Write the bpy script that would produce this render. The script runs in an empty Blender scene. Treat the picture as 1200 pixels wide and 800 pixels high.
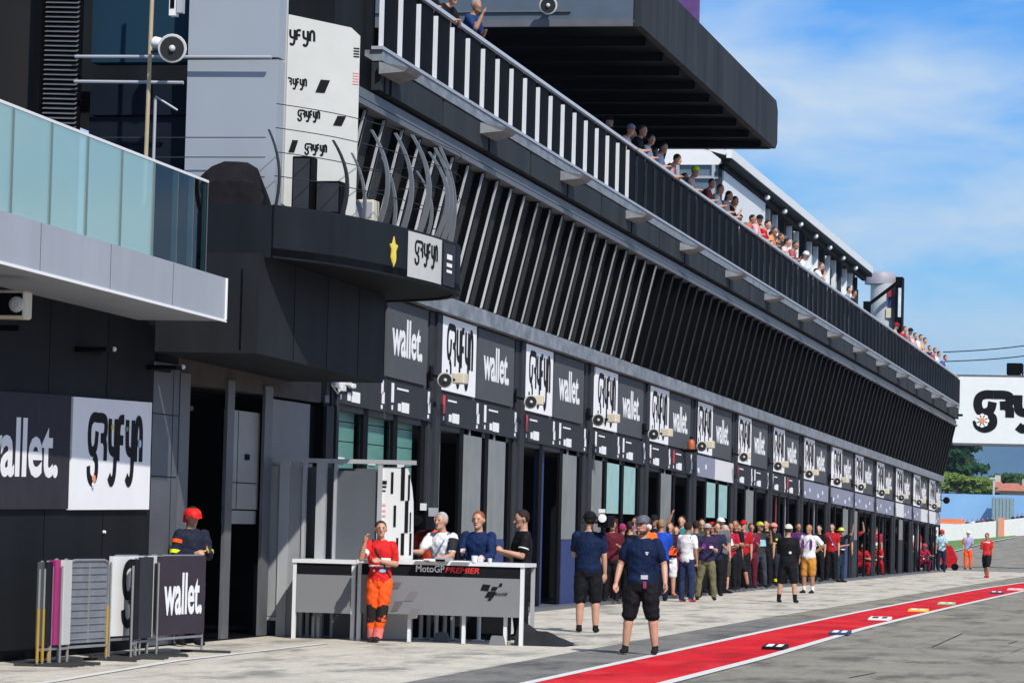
import bpy, bmesh, math, random
from mathutils import Vector, Matrix, noise as mnoise
random.seed(7)
R = math.radians
SC = bpy.context.scene
COL = SC.collection
# ------------------------------------------------------------------ camera frame (also used to find ground points)
FPX, CH = 4000.0, 1.67
ROLL, PITCH, YAW = .025, .0527, .2165
cf = Vector((-math.sin(YAW)*math.cos(PITCH), math.cos(YAW)*math.cos(PITCH), math.sin(PITCH)))
r0 = Vector((math.cos(YAW), math.sin(YAW), 0)); u0 = r0.cross(cf)
cr = r0*math.cos(ROLL)+u0*math.sin(ROLL); cu = -r0*math.sin(ROLL)+u0*math.cos(ROLL)
CAM = Vector((0, 0, CH))
def ray(x, y): return cf+cr*((x-600)/FPX)-cu*((y-400)/FPX)
def gp(x, y, Z=0):
    d = ray(x, y); return CAM+d*((Z-CH)/d.z)
def onY(x, y, Y):
    d = ray(x, y); return CAM+d*(Y/d.y)
def onX(x, y, X):
    d = ray(x, y); return CAM+d*(X/d.x)
G = .0141                       # the pit lane climbs by 1.4 % against the building
def sh(y): return -G*(y-62)
F0 = -13.45                     # facade plane
BAY = 6.68
def bay_y(k): return 62.25+BAY*k

# ------------------------------------------------------------------ materials
MC = {}
def mat(name, col, rough=.6, metal=0.0, var=.12, scale=3.0, bump=0.0, spec=.5, emit=None, stretch=None, trans=0.0, alpha=1.0):
    key = name
    if key in MC: return MC[key]
    m = bpy.data.materials.new(name); m.use_nodes = True
    nt = m.node_tree; N = nt.nodes; L = nt.links
    b = N['Principled BSDF']
    if max(col) < .1 and spec == .5: spec = .05; rough = max(rough, .6)
    b.inputs['Roughness'].default_value = rough; b.inputs['Metallic'].default_value = metal
    b.inputs['Specular IOR Level'].default_value = spec
    c = (col[0], col[1], col[2], 1)
    if var > 0:
        tc = N.new('ShaderNodeTexCoord'); mp = N.new('ShaderNodeMapping')
        if stretch: mp.inputs['Scale'].default_value = stretch
        nz = N.new('ShaderNodeTexNoise'); nz.inputs['Scale'].default_value = scale; nz.inputs['Detail'].default_value = 5
        nz.inputs['Roughness'].default_value = .62
        mr = N.new('ShaderNodeMapRange'); mr.inputs[1].default_value = .3; mr.inputs[2].default_value = .7
        mr.inputs[3].default_value = 1-var; mr.inputs[4].default_value = 1+var
        mx = N.new('ShaderNodeVectorMath'); mx.operation = 'SCALE'
        rg = N.new('ShaderNodeRGB'); rg.outputs[0].default_value = c
        L.new(tc.outputs['Object'], mp.inputs[0]); L.new(mp.outputs[0], nz.inputs[0]); L.new(nz.outputs[0], mr.inputs[0])
        L.new(rg.outputs[0], mx.inputs[0]); L.new(mr.outputs[0], mx.inputs['Scale']); L.new(mx.outputs[0], b.inputs['Base Color'])
        if bump > 0:
            bp = N.new('ShaderNodeBump'); bp.inputs['Strength'].default_value = bump; bp.inputs['Distance'].default_value = .02
            L.new(nz.outputs[0], bp.inputs['Height']); L.new(bp.outputs[0], b.inputs['Normal'])
    else: b.inputs['Base Color'].default_value = c
    if emit: b.inputs['Emission Color'].default_value = (*emit[0], 1); b.inputs['Emission Strength'].default_value = emit[1]
    if trans: b.inputs['Transmission Weight'].default_value = trans
    if alpha < 1: b.inputs['Alpha'].default_value = alpha
    MC[key] = m
    return m
def ground_mat(name, base, dark, light, patch=True, fine=True, stx=(1, 1, 1)):
    m = bpy.data.materials.new(name); m.use_nodes = True
    nt = m.node_tree; N = nt.nodes; L = nt.links; b = N['Principled BSDF']
    b.inputs['Roughness'].default_value = .85; b.inputs['Specular IOR Level'].default_value = .04
    tc = N.new('ShaderNodeTexCoord')
    def nz(scale, st, det=6, rgh=.6):
        mp = N.new('ShaderNodeMapping'); mp.inputs['Scale'].default_value = st
        n = N.new('ShaderNodeTexNoise'); n.inputs['Scale'].default_value = scale; n.inputs['Detail'].default_value = det; n.inputs['Roughness'].default_value = rgh
        L.new(tc.outputs['Object'], mp.inputs[0]); L.new(mp.outputs[0], n.inputs[0]); return n
    def ramp(src, a, bb):
        r = N.new('ShaderNodeMapRange'); r.inputs[1].default_value = a; r.inputs[2].default_value = bb; L.new(src.outputs[0], r.inputs[0]); return r
    def mix(f, c1, c2):
        x = N.new('ShaderNodeMix'); x.data_type = 'RGBA'; L.new(f.outputs[0], x.inputs[0])
        for i, c in ((6, c1), (7, c2)):
            if isinstance(c, tuple): x.inputs[i].default_value = (*c, 1)
            else: L.new(c.outputs[2], x.inputs[i])
        return x
    big = ramp(nz(.55, stx, 4), .38, .62)
    c = mix(big, base, light)
    st = ramp(nz(1.3, (1.0*stx[0], .30*stx[1], 1), 6, .68), .49, .64)
    c = mix(st, c, dark)
    tyre = ramp(nz(2.2, (2.2, .03, 1), 4, .7), .62, .75)
    c = mix(tyre, c, tuple(v*.8 for v in dark))
    f = nz(60, (1, 1, 1), 3, .8); fr = N.new('ShaderNodeMapRange'); fr.inputs[1].default_value = .25; fr.inputs[2].default_value = .75
    fr.inputs[3].default_value = .72; fr.inputs[4].default_value = 1.28; L.new(f.outputs[0], fr.inputs[0])
    f2 = nz(9, (1, .5, 1), 4, .7); fr2 = N.new('ShaderNodeMapRange'); fr2.inputs[1].default_value = .25; fr2.inputs[2].default_value = .75
    fr2.inputs[3].default_value = .84; fr2.inputs[4].default_value = 1.16; L.new(f2.outputs[0], fr2.inputs[0])
    mm = N.new('ShaderNodeMath'); mm.operation = 'MULTIPLY'; L.new(fr.outputs[0], mm.inputs[0]); L.new(fr2.outputs[0], mm.inputs[1])
    s = N.new('ShaderNodeVectorMath'); s.operation = 'SCALE'; L.new(c.outputs[2], s.inputs[0]); L.new(mm.outputs[0], s.inputs['Scale'])
    L.new(s.outputs[0], b.inputs['Base Color'])
    bp = N.new('ShaderNodeBump'); bp.inputs['Strength'].default_value = .25; bp.inputs['Distance'].default_value = .01
    L.new(f.outputs[0], bp.inputs['Height']); L.new(bp.outputs[0], b.inputs['Normal'])
    return m
def glass_mat(name, tint, rough=.03, tr=.75):
    """thin sheet glass: part see-through, part mirror"""
    m = bpy.data.materials.new(name); m.use_nodes = True
    nt = m.node_tree; N = nt.nodes; L = nt.links
    for n in list(N): N.remove(n)
    o = N.new('ShaderNodeOutputMaterial'); t = N.new('ShaderNodeBsdfTransparent'); t.inputs[0].default_value = (*tint, 1)
    g = N.new('ShaderNodeBsdfGlossy'); g.inputs['Roughness'].default_value = rough; g.inputs[0].default_value = (.9, .95, 1, 1)
    fr = N.new('ShaderNodeFresnel'); fr.inputs[0].default_value = 1.22
    m1 = N.new('ShaderNodeMixShader'); L.new(fr.outputs[0], m1.inputs[0]); L.new(t.outputs[0], m1.inputs[1]); L.new(g.outputs[0], m1.inputs[2])
    L.new(m1.outputs[0], o.inputs[0])
    return m

CLAD = mat('dark_blue_cladding', (.012, .0145, .017), .5, var=.35, scale=1.4, stretch=(1, 1, .15))
CLADL = mat('slate_cladding', (.030, .033, .036), .5, var=.3, scale=1.4, stretch=(1, 1, .15))
WALLD = mat('charcoal_wall_panel', (.012, .014, .016), .6, var=.3, scale=.6, stretch=(1, 1, .25))
BLACK = mat('matte_black_metal', (.0028, .003, .004), .5, var=.2)
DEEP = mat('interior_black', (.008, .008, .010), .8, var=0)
DARKG = mat('dark_grey_steel', (.035, .038, .044), .5, var=.12)
MIDG = mat('mid_grey_steel', (.10, .105, .115), .5, var=.12)
LITG = mat('light_grey_metal', (.34, .36, .40), .45, var=.08, scale=1.2)
LEDG = mat('weathered_ledge_metal', (.18, .195, .215), .5, var=.45, scale=4, stretch=(1, .6, 1))
WHITE = mat('white_board', (.72, .72, .71), .5, var=.03)
OFFW = mat('off_white_board', (.50, .51, .48), .55, var=.04)
PAPER = mat('white_print', (.82, .82, .82), .6, var=0)
INK = mat('black_print', (.012, .012, .014), .5, var=0)
BEIGE = mat('beige_plastic', (.62, .56, .42), .5, var=.08)
FLASH = mat('red_print', (.65, .03, .03), .5, var=0)
SKIN = mat('skin', (.50, .27, .18), .55, var=.1, scale=8)
SKIN2 = mat('tanned_skin', (.36, .17, .10), .55, var=.1, scale=8)
SIGNG = mat('slate_sign_board', (.082, .088, .095), .5, var=.06)

# ------------------------------------------------------------------ mesh collector
def rootloc(o):
    v = Vector((0, 0, 0))
    while o is not None:
        v = v+o.location; o = o.parent
    return v
def tag(o, label=None, cat=None, group=None, kind=None):
    if label: o['label'] = label
    if cat: o['category'] = cat
    if group: o['group'] = group
    if kind: o['kind'] = kind
    return o
def empty(name, loc=(0, 0, 0), rz=0, label=None, cat=None, group=None):
    o = bpy.data.objects.new(name, None); COL.objects.link(o); o.location = loc; o.rotation_euler = (0, 0, rz)
    o.empty_display_size = .2
    return tag(o, label, cat, group)
class MB:
    def __init__(s): s.v = []; s.f = []
    def add(s, vs, fs):
        n = len(s.v); s.v += [Vector(a) for a in vs]; s.f += [tuple(i+n for i in f) for f in fs]; return s
    def box(s, x0, x1, y0, y1, z0, z1, shear=False, cham=0):
        vs = [(x, y, z) for x in (x0, x1) for y in (y0, y1) for z in (z0, z1)]
        if shear: vs = [(x, y, z+sh(y)) for x, y, z in vs]
        return s.add(vs, [(0, 1, 3, 2), (4, 6, 7, 5), (0, 4, 5, 1), (2, 3, 7, 6), (0, 2, 6, 4), (1, 5, 7, 3)])
    def bar(s, a, b, w, h=None, up=(0, 0, 1)):
        a = Vector(a); b = Vector(b); h = h or w
        d = (b-a).normalized(); up = Vector(up)
        if abs(d.dot(up)) > .98: up = Vector((0, 1, 0)) if abs(d.y) < .9 else Vector((1, 0, 0))
        sd = d.cross(up).normalized(); up = sd.cross(d)
        vs = [p+sd*(w/2*i)+up*(h/2*j) for p in (a, b) for i, j in ((-1, -1), (1, -1), (1, 1), (-1, 1))]
        return s.add(vs, [(3, 2, 1, 0), (4, 5, 6, 7), (0, 1, 5, 4), (1, 2, 6, 5), (2, 3, 7, 6), (3, 0, 4, 7)])
    def tube(s, pts, r, n=8, r2=None, caps=True, ball=False):
        pts = [Vector(p) for p in pts]; rs = r if isinstance(r, (list, tuple)) else [r]*len(pts)
        base = len(s.v); k = len(pts); ref = Vector((0, 0, 1))
        for i, p in enumerate(pts):
            d = (pts[min(i+1, k-1)]-pts[max(i-1, 0)]).normalized()
            up = ref if abs(d.dot(ref)) < .95 else Vector((0, 1, 0))
            a = d.cross(up).normalized(); b = a.cross(d)
            for j in range(n):
                t = 2*math.pi*j/n; s.v.append(p+a*(math.cos(t)*rs[i])+b*(math.sin(t)*(r2[i] if r2 else rs[i])))
        for i in range(k-1):
            for j in range(n):
                s.f.append((base+i*n+j, base+i*n+(j+1) % n, base+(i+1)*n+(j+1) % n, base+(i+1)*n+j))
        if caps:
            s.f.append(tuple(base+j for j in range(n))[::-1]); s.f.append(tuple(base+(k-1)*n+j for j in range(n)))
        return s
    def rings(s, rings, n=16):
        """rings: (centre, ax, ay) with ax, ay vectors"""
        base = len(s.v); k = len(rings)
        for c, ax, ay in rings:
            for j in range(n):
                t = 2*math.pi*j/n; s.v.append(Vector(c)+Vector(ax)*math.cos(t)+Vector(ay)*math.sin(t))
        for i in range(k-1):
            for j in range(n):
                s.f.append((base+i*n+j, base+i*n+(j+1) % n, base+(i+1)*n+(j+1) % n, base+(i+1)*n+j))
        s.f.append(tuple(base+j for j in range(n))[::-1]); s.f.append(tuple(base+(k-1)*n+j for j in range(n)))
        return s
    def lathe(s, c, axis, prof, n=20):
        """prof: (distance along axis, radius)"""
        c = Vector(c); d = Vector(axis).normalized(); up = Vector((0, 0, 1)) if abs(d.z) < .9 else Vector((1, 0, 0))
        a = d.cross(up).normalized(); b = a.cross(d)
        return s.rings([(c+d*t, a*max(r, .0005), b*max(r, .0005)) for t, r in prof], n)
    def ball(s, c, r, n=12, m=8):
        c = Vector(c); r = Vector(r) if hasattr(r, '__len__') else Vector((r, r, r))
        rr = []
        for i in range(m+1):
            t = math.pi*i/m; q = max(math.sin(t), .02)
            rr.append((c+Vector((0, 0, -r.z*math.cos(t))), Vector((r.x*q, 0, 0)), Vector((0, r.y*q, 0))))
        return s.rings(rr, n)
    def prism(s, poly, z0, z1, shear=True):
        n = len(poly)
        vs = [(x, y, z0+(sh(y) if shear else 0)) for x, y in poly]+[(x, y, z1+(sh(y) if shear else 0)) for x, y in poly]
        return s.add(vs, [tuple(range(n))[::-1], tuple(range(n, 2*n))]+[(i, (i+1) % n, n+(i+1) % n, n+i) for i in range(n)])
    def mesh(s, name, m, off=Vector((0, 0, 0)), smooth=False, bevel=0):
        me = bpy.data.meshes.new(name); me.from_pydata([v-off for v in s.v], [], s.f)
        bm = bmesh.new(); bm.from_mesh(me)
        if bevel: bmesh.ops.bevel(bm, geom=[e for e in bm.edges], offset=bevel, segments=1, affect='EDGES', clamp_overlap=True)
        bmesh.ops.recalc_face_normals(bm, faces=bm.faces); bm.to_mesh(me); bm.free()
        if m: me.materials.append(m)
        if smooth:
            for p in me.polygons: p.use_smooth = True
            try: me.set_sharp_from_angle(angle=R(40))
            except Exception: pass
        return me
    def build(s, name, m, parent=None, local=False, smooth=False, bevel=0, loc=None):
        off = Vector((0, 0, 0))
        if parent is not None and not local: off = rootloc(parent)
        if parent is None and loc is not None: off = Vector(loc)
        o = bpy.data.objects.new(name, s.mesh(name, m, off, smooth, bevel)); COL.objects.link(o)
        if parent is not None: o.parent = parent
        elif loc is not None: o.location = loc
        return o
def kids(o): return [c for c in bpy.data.objects if c.parent is o]
KC = {}
def copy_tree(o, parent=None):
    c = o.copy(); COL.objects.link(c); c.parent = parent
    for ch in KC.setdefault(o.name, kids(o)): copy_tree(ch, c)
    return c
ORD = ['first', 'second', 'third', 'fourth', 'fifth', 'sixth', 'seventh', 'eighth', 'ninth', 'tenth', 'eleventh', 'twelfth', 'thirteenth', 'fourteenth', 'fifteenth', 'sixteenth', 'seventeenth', 'eighteenth', 'nineteenth', 'twentieth']
def ordn(i):
    if i < 20: return ORD[i]
    return 'twenty-'+ORD[i-20] if i < 29 else 'thirtieth'

# ------------------------------------------------------------------ lettering: (u, v) outlines mapped on a plane
def text_uv(txt, w, h, depth=.012, bold=.0):
    cu_ = bpy.data.curves.new('lettering', 'FONT'); cu_.body = txt; cu_.extrude = depth; cu_.offset = bold; cu_.resolution_u = 3
    ob = bpy.data.objects.new('lettering', cu_); COL.objects.link(ob)
    bpy.context.view_layer.update()
    me = bpy.data.meshes.new_from_object(ob.evaluated_get(bpy.context.evaluated_depsgraph_get()))
    vs = [v.co.copy() for v in me.vertices]; fs = [tuple(p.vertices) for p in me.polygons]
    bpy.data.objects.remove(ob); bpy.data.meshes.remove(me)
    x0 = min(v.x for v in vs); x1 = max(v.x for v in vs); y0 = min(v.y for v in vs); y1 = max(v.y for v in vs)
    return [((v.x-x0)/(x1-x0)*w, (v.y-y0)/(y1-y0)*h, .0012+(v.z+depth)/(2*depth)*.0024) for v in vs], fs
def qc(pts, n=5):
    """smooth a stroke (Catmull-Rom)"""
    P = [Vector((a, b)) for a, b in pts]; out = []
    for i in range(len(P)-1):
        p0 = P[max(i-1, 0)]; p1 = P[i]; p2 = P[i+1]; p3 = P[min(i+2, len(P)-1)]
        for k in range(n):
            t = k/n
            out.append(.5*((2*p1)+(p2-p0)*t+(2*p0-5*p1+4*p2-p3)*t*t+(3*p1-p0-3*p2+p3)*t**3))
    out.append(P[-1]); return out
def strokes_uv(strokes, th, sx, sy):
    """rounded strokes as flat relief"""
    vs = []; fs = []; z = .002
    for st in strokes:
        p = [Vector((q.x*sx, q.y*sy)) for q in qc(st)]
        k = len(p); L = []; Rr = []
        for i in range(k):
            d = (p[min(i+1, k-1)]-p[max(i-1, 0)]); d.normalize(); nrm = Vector((-d.y, d.x))
            L.append(p[i]+nrm*th/2); Rr.append(p[i]-nrm*th/2)
        b = len(vs)
        for zz in (z-.0012, z+.001):
            vs += [(q.x, q.y, zz) for q in L]+[(q.x, q.y, zz) for q in Rr]
        for i in range(k-1):
            fs.append((b+2*k+i, b+2*k+k+i, b+2*k+k+i+1, b+2*k+i+1))
            fs.append((b+i, b+i+1, b+2*k+i+1, b+2*k+i)); fs.append((b+k+i, b+2*k+k+i, b+2*k+k+i+1, b+k+i+1))
        fs.append((b, b+2*k, b+3*k, b+k)); fs.append((b+k-1, b+2*k-1, b+4*k-1, b+3*k-1))
        z += .0006
    return vs, fs
GR = [[(1.0, 1.0), (.5, 1.0), (.14, .86), (.05, .55), (.2, .27), (.5, .2), (.84, .34), (.95, .68)], [(.62, .12), (.95, -.02), (.95, -.34), (.52, -.5), (.12, -.38), (.02, -.14)]]
RR = [[(1.0, 1.0), (1.6, 1.0), (1.95, .93), (2.0, .74), (1.86, .56), (1.4, .52)], [(1.75, .52), (1.98, .36), (2.0, 0)]]
def YY(o): return [[(o, 1.0), (o, .55), (o+.12, .28), (o+.6, .2)], [(o+.72, 1.0), (o+.72, .1), (o+.62, -.36), (o+.3, -.5), (o, -.36)]]
FF = [[(3.55, 0), (3.55, .7), (3.7, .96), (4.2, 1.0)], [(3.6, .5), (4.15, .5)]]
NN = [[(5.75, 0), (5.75, .66), (5.9, .96), (6.2, .98), (6.4, .72), (6.42, 0)]]
WORD = GR+RR+YY(2.5)+FF+YY(4.65)+NN           # spans u 0..6.42, v -.5..1
TAIL4 = [[(a-2.5, b) for a, b in s] for s in YY(2.5)+FF+YY(4.65)+NN]
def plate(vsfs, org, U, V, N_):
    org = Vector(org); U = Vector(U); V = Vector(V); N_ = Vector(N_)
    vs, fs = vsfs
    m = MB(); m.add([org+U*a+V*b+N_*c for a, b, c in vs], fs); return m
UY = Vector((0, 1, -G)); UZ = Vector((0, 0, 1)); UX = Vector((1, 0, 0))

# ------------------------------------------------------------------ GROUND
asph = ground_mat('asphalt', (.215, .20, .165), (.12, .115, .10), (.27, .25, .205))
apron = ground_mat('apron_concrete', (.46, .425, .36), (.235, .225, .205), (.54, .50, .43))
asphd = ground_mat('darker_asphalt', (.16, .155, .145), (.09, .09, .085), (.21, .20, .185))
def far_z(x, y):
    if y < 185: return 0
    t = min((y-185)/215, 1.3)
    cross = max(0, min(1, (x+36)/11))
    return t*(.35+1.5*cross)
gm = MB()
xs = [-2500, -600, -120, -60]+list(range(-44, -8, 4))+[-8, 0, 20, 60, 200, 800, 2500]
ys = [-300, 0, 60, 120, 185, 230, 280, 330, 380, 400, 430, 470, 600, 1200, 3000]
nx = len(xs)
gm.add([(x, y, far_z(x, y)) for y in ys for x in xs], [(j*nx+i, j*nx+i+1, (j+1)*nx+i+1, (j+1)*nx+i) for j in range(len(ys)-1) for i in range(nx-1)])
tag(gm.build('ground', asph), kind='structure')
def strip(name, m, L, Rr, z, thick=0):
    """L, Rr: lists of (x, y)"""
    b = MB(); n = len(L)
    b.add([(x, y, z) for x, y in L]+[(x, y, z) for x, y in Rr], [(i, i+1, n+i+1, n+i) for i in range(n-1)])
    return tag(b.build(name, m), kind='structure')
strip('apron', apron, [(-25, 15), (-25, 45), (-25, 100), (-25, 152)], [(-8.2, 15), (-8.7, 45), (-8.95, 62), (-9.2, 152)], .004)
strip('asphalt_patch', asphd, [(-8.2, 15), (-8.7, 45), (-8.95, 62), (-8.4, 64)], [(-6.9, 15), (-7.4, 45), (-7.7, 62), (-7.8, 64)], .005)
def interp(tab, y):
    for (a, va), (b, vb) in zip(tab, tab[1:]):
        if y <= b: return va+(vb-va)*(y-a)/(b-a)
    return tab[-1][1]
LT = [(10, -6.9), (35, -7.4), (40, -7.5), (55.5, -7.8), (71, -8.0), (95, -8.17), (107, -8.17), (120, -7.96), (150, -7.1), (180, -5.5)]
RT = [(10, -5.8), (36, -6.14), (44, -6.22), (58.5, -6.58), (73.6, -6.7), (90, -6.77), (102.6, -6.79), (120, -6.55), (150, -5.7), (180, -4.1)]
yy = [10+2.5*i for i in range(69)]
redp = ground_mat('red_paint', (.54, .012, .020), (.36, .016, .022), (.60, .035, .042))
wlin = mat('road_white_paint', (.62, .61, .58), .7, var=.14, scale=7)
strip('red_lane_strip', redp, [(interp(LT, y), y) for y in yy], [(interp(RT, y), y) for y in yy], .008)
strip('lane_marking', wlin, [(interp(LT, y)-.06, y) for y in yy], [(interp(LT, y)+.07, y) for y in yy], .012)
strip('lane_marking', wlin, [(interp(RT, y)-.06, y) for y in yy], [(interp(RT, y)+.09, y) for y in yy], .012)
strip('lane_marking', wlin, [(-11.1, 20), (-11.5, 31.5), (-12.0, 37), (-12.05, 43.6)], [(-11.0, 20), (-11.38, 31.5), (-11.88, 37), (-11.95, 43.6)], .012)

# ------------------------------------------------------------------ PIT BUILDING
PB = empty('pit_building', (F0, 48, 0), 0, 'long dark pit building with garage doors below slanted black window wall', 'building')
def part(mb, name, m, par=None, **k): return mb.build(name, m, par or PB, **k)
Y0, Y1 = 48.6, 147.6
b = MB()                                                    # facade wall band above the doors (behind signs), roof mass, end wall
b.box(-16, F0-.02, Y0, Y1, 3.1, 5.02, True)
b.box(-17, -13.6, Y0, Y1, 5.35, 7.4, True)
part(b, 'facade_wall', SIGNG)
b = MB(); b.box(-13.7, F0+.16, 47.6, Y1+.05, 5.035, 5.30, True); part(b, 'ledge', LEDG)
# slanted windows
for k in range(-3, 13):
    ya = max(bay_y(k), 46.6); yb = min(bay_y(k+1), Y1)
    if yb <= ya: continue
    g = MB(); g.add([(F0-.02, ya, 5.31+sh(ya)), (F0-.02, yb, 5.31+sh(yb)), (-12.98, yb, 7.42+sh(yb)), (-12.98, ya, 7.42+sh(ya)),
                     (F0-.08, ya, 5.31+sh(ya)), (F0-.08, yb, 5.31+sh(yb)), (-13.04, yb, 7.42+sh(yb)), (-13.04, ya, 7.42+sh(ya))],
                    [(0, 1, 2, 3), (4, 5, 6, 7), (0, 1, 5, 4), (2, 3, 7, 6), (0, 3, 7, 4), (1, 2, 6, 5)])
    WG = MC.get('window_glass_dark') or mat('window_glass_dark', (.45, .5, .52), .05, metal=.85, var=0)
    part(g, 'window_glass', WG)
k = 0; y = 46.85
while y < Y1-.1:
    f = MB(); w = .085 if y > 52 else .07; p = .165 if y < 72 else .20
    x0, x1 = F0-.01, -12.97
    f.add([(x0, y, 5.305+sh(y)), (x1, y, 7.43+sh(y)), (x1+p, y, 7.43+sh(y)), (x0+p, y, 5.305+sh(y)),
           (x0, y+w, 5.305+sh(y)), (x1, y+w, 7.43+sh(y)), (x1+p, y+w, 7.43+sh(y)), (x0+p, y+w, 5.305+sh(y))],
          [(0, 1, 2, 3), (4, 5, 6, 7), (0, 1, 5, 4), (3, 2, 6, 7), (0, 3, 7, 4), (1, 2, 6, 5)])
    part(f, 'window_fin', mat('window_fin_black', (.0016, .0017, .0020), .7, var=0))
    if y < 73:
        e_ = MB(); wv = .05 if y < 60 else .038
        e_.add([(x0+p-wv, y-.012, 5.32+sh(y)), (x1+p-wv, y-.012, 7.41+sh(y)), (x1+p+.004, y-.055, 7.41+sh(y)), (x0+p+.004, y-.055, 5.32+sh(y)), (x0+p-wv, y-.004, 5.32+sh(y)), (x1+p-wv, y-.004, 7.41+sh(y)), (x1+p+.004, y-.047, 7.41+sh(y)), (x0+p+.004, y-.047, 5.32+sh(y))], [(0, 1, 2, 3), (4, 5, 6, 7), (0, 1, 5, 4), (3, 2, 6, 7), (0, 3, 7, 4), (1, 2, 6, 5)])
        part(e_, 'bright_reflection_strip', mat('reflection_white', (.95, .95, .95), .10, metal=.25, var=0, bump=0))  # white base colour stands in for bright reflections along the near fins
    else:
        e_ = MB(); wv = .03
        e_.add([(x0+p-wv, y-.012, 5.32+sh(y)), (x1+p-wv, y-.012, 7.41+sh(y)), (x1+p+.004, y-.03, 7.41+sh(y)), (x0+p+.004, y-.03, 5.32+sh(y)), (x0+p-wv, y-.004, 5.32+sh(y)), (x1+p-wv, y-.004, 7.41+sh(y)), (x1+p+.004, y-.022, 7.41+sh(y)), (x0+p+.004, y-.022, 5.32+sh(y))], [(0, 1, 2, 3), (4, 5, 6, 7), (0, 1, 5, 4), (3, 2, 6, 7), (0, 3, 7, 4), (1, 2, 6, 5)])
        part(e_, 'dim_reflection_strip', mat('dim_reflection_strip', (.035, .038, .045), .35, var=.3, scale=2))  # dark copy of the strip, painted where the reflections die away
    y += BAY/6; k += 1
# fascia under the balcony
b = MB(); b.box(-14, -12.75, 46.9, Y1+.1, 7.44, 7.52, True); b.box(-14, -12.80, 46.9, Y1+.1, 7.56, 7.70, True); part(b, 'window_head_trim', MIDG)
b = MB(); b.box(-14, -12.84, 47, Y1, 7.50, 8.2, True); part(b, 'dark_recess', BLACK)
for k in range(-3, 13):
    ya = max(bay_y(k)+.08, 48.3); yb = min(bay_y(k+1)-.08, Y1)
    if yb <= ya: continue
    for (p, q) in ((ya, (ya+yb)/2-.05), ((ya+yb)/2+.05, yb)):
        b = MB(); b.box(-12.90, -12.70, p, q, 7.76, 8.17, True); part(b, 'fascia_panel', CLADL)
    b = MB(); yb0 = bay_y(k)-.7
    b.add([(-12.7, yb0, 8.16+sh(yb0)), (-12.3, yb0+.2, 8.10+sh(yb0)), (-12.3, yb0+1.0, 8.10+sh(yb0)), (-12.7, yb0+1.2, 8.16+sh(yb0)),
           (-12.7, yb0, 7.98+sh(yb0)), (-12.36, yb0+.2, 8.04+sh(yb0)), (-12.36, yb0+1.0, 8.04+sh(yb0)), (-12.7, yb0+1.2, 7.98+sh(yb0))],
          [(0, 1, 2, 3), (4, 5, 6, 7), (0, 1, 5, 4), (1, 2, 6, 5), (2, 3, 7, 6), (3, 0, 4, 7)])
    if yb0 > 47: part(b, 'bracket', mat('bracket_grey', (.16, .17, .18), .6, var=.25, scale=4))
b = MB(); b.box(-20, -12.68, 48.3, Y1+.1, 8.19, 8.35, True); part(b, 'balcony_slab', LEDG)
# end returns seen from the camera at the near end of the balcony
b = MB(); b.box(-20, -12.86, 48.32, 48.5, 7.45, 12.5, True); b.box(-20, -12.95, 46.6, 48.31, 7.5, 12, True); part(b, 'end_wall', CLAD)
# back wall of the terrace and the canopy
b = MB(); b.box(-18, -17.6, 48.6, 84.5, 8.36, 11.36, True); part(b, 'terrace_back_wall', DEEP)
b = MB()
b.box(-22, -11.84, 64.8, 83.5, 11.37, 11.45, True)
part(b, 'canopy_soffit', BLACK)
b = MB()
for i in range(22):                      # ribbed fascia with a rounded far corner
    ya = 64.6+i*.86; yb = ya+.84
    if i == 21: yb = 83.4
    b.box(-11.95, -11.80, ya, yb, 11.33, 12.52, True)
b.add([(-11.95, 83.4, 11.33+sh(83.4)), (-11.95, 83.7, 11.5+sh(83.7)), (-11.95, 83.7, 12.3+sh(83.7)), (-11.95, 83.4, 12.52+sh(83.4)),
       (-11.8, 83.4, 11.33+sh(83.4)), (-11.8, 83.7, 11.5+sh(83.7)), (-11.8, 83.7, 12.3+sh(83.7)), (-11.8, 83.4, 12.52+sh(83.4))],
      [(0, 1, 2, 3), (4, 5, 6, 7), (0, 1, 5, 4), (1, 2, 6, 5), (2, 3, 7, 6), (3, 0, 4, 7)])
part(b, 'canopy_fascia', CLADL)
b = MB(); b.box(-22, -11.96, 83.45, 83.6, 11.34, 12.5, True); part(b, 'canopy_back', CLAD)
SLAT = mat('slate_blue_panel', (.075, .10, .135), .45, var=.08)
b = MB(); b.box(-22, -11.97, 64.62, 64.78, 11.47, 13.6, True); part(b, 'canopy_end_panel', SLAT)
b = MB(); b.box(-22, -11.965, 64.54, 64.64, 11.33, 11.47, True); b.box(-22, -13.2, 64.57, 64.615, 11.62, 11.66, True); part(b, 'canopy_trim', MIDG)
b = MB()
for i in range(9): b.box(-17.5, -12, 66.2+i*2, 66.36+i*2, 11.2, 11.365, True)
for i in range(5): b.bar((-17.3, 50+i*6, 10.9+sh(50+i*6)), (-17.3, 54+i*6, 10.9+sh(54+i*6)), .05)
part(b, 'ceiling_rib', BLACK)
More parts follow.
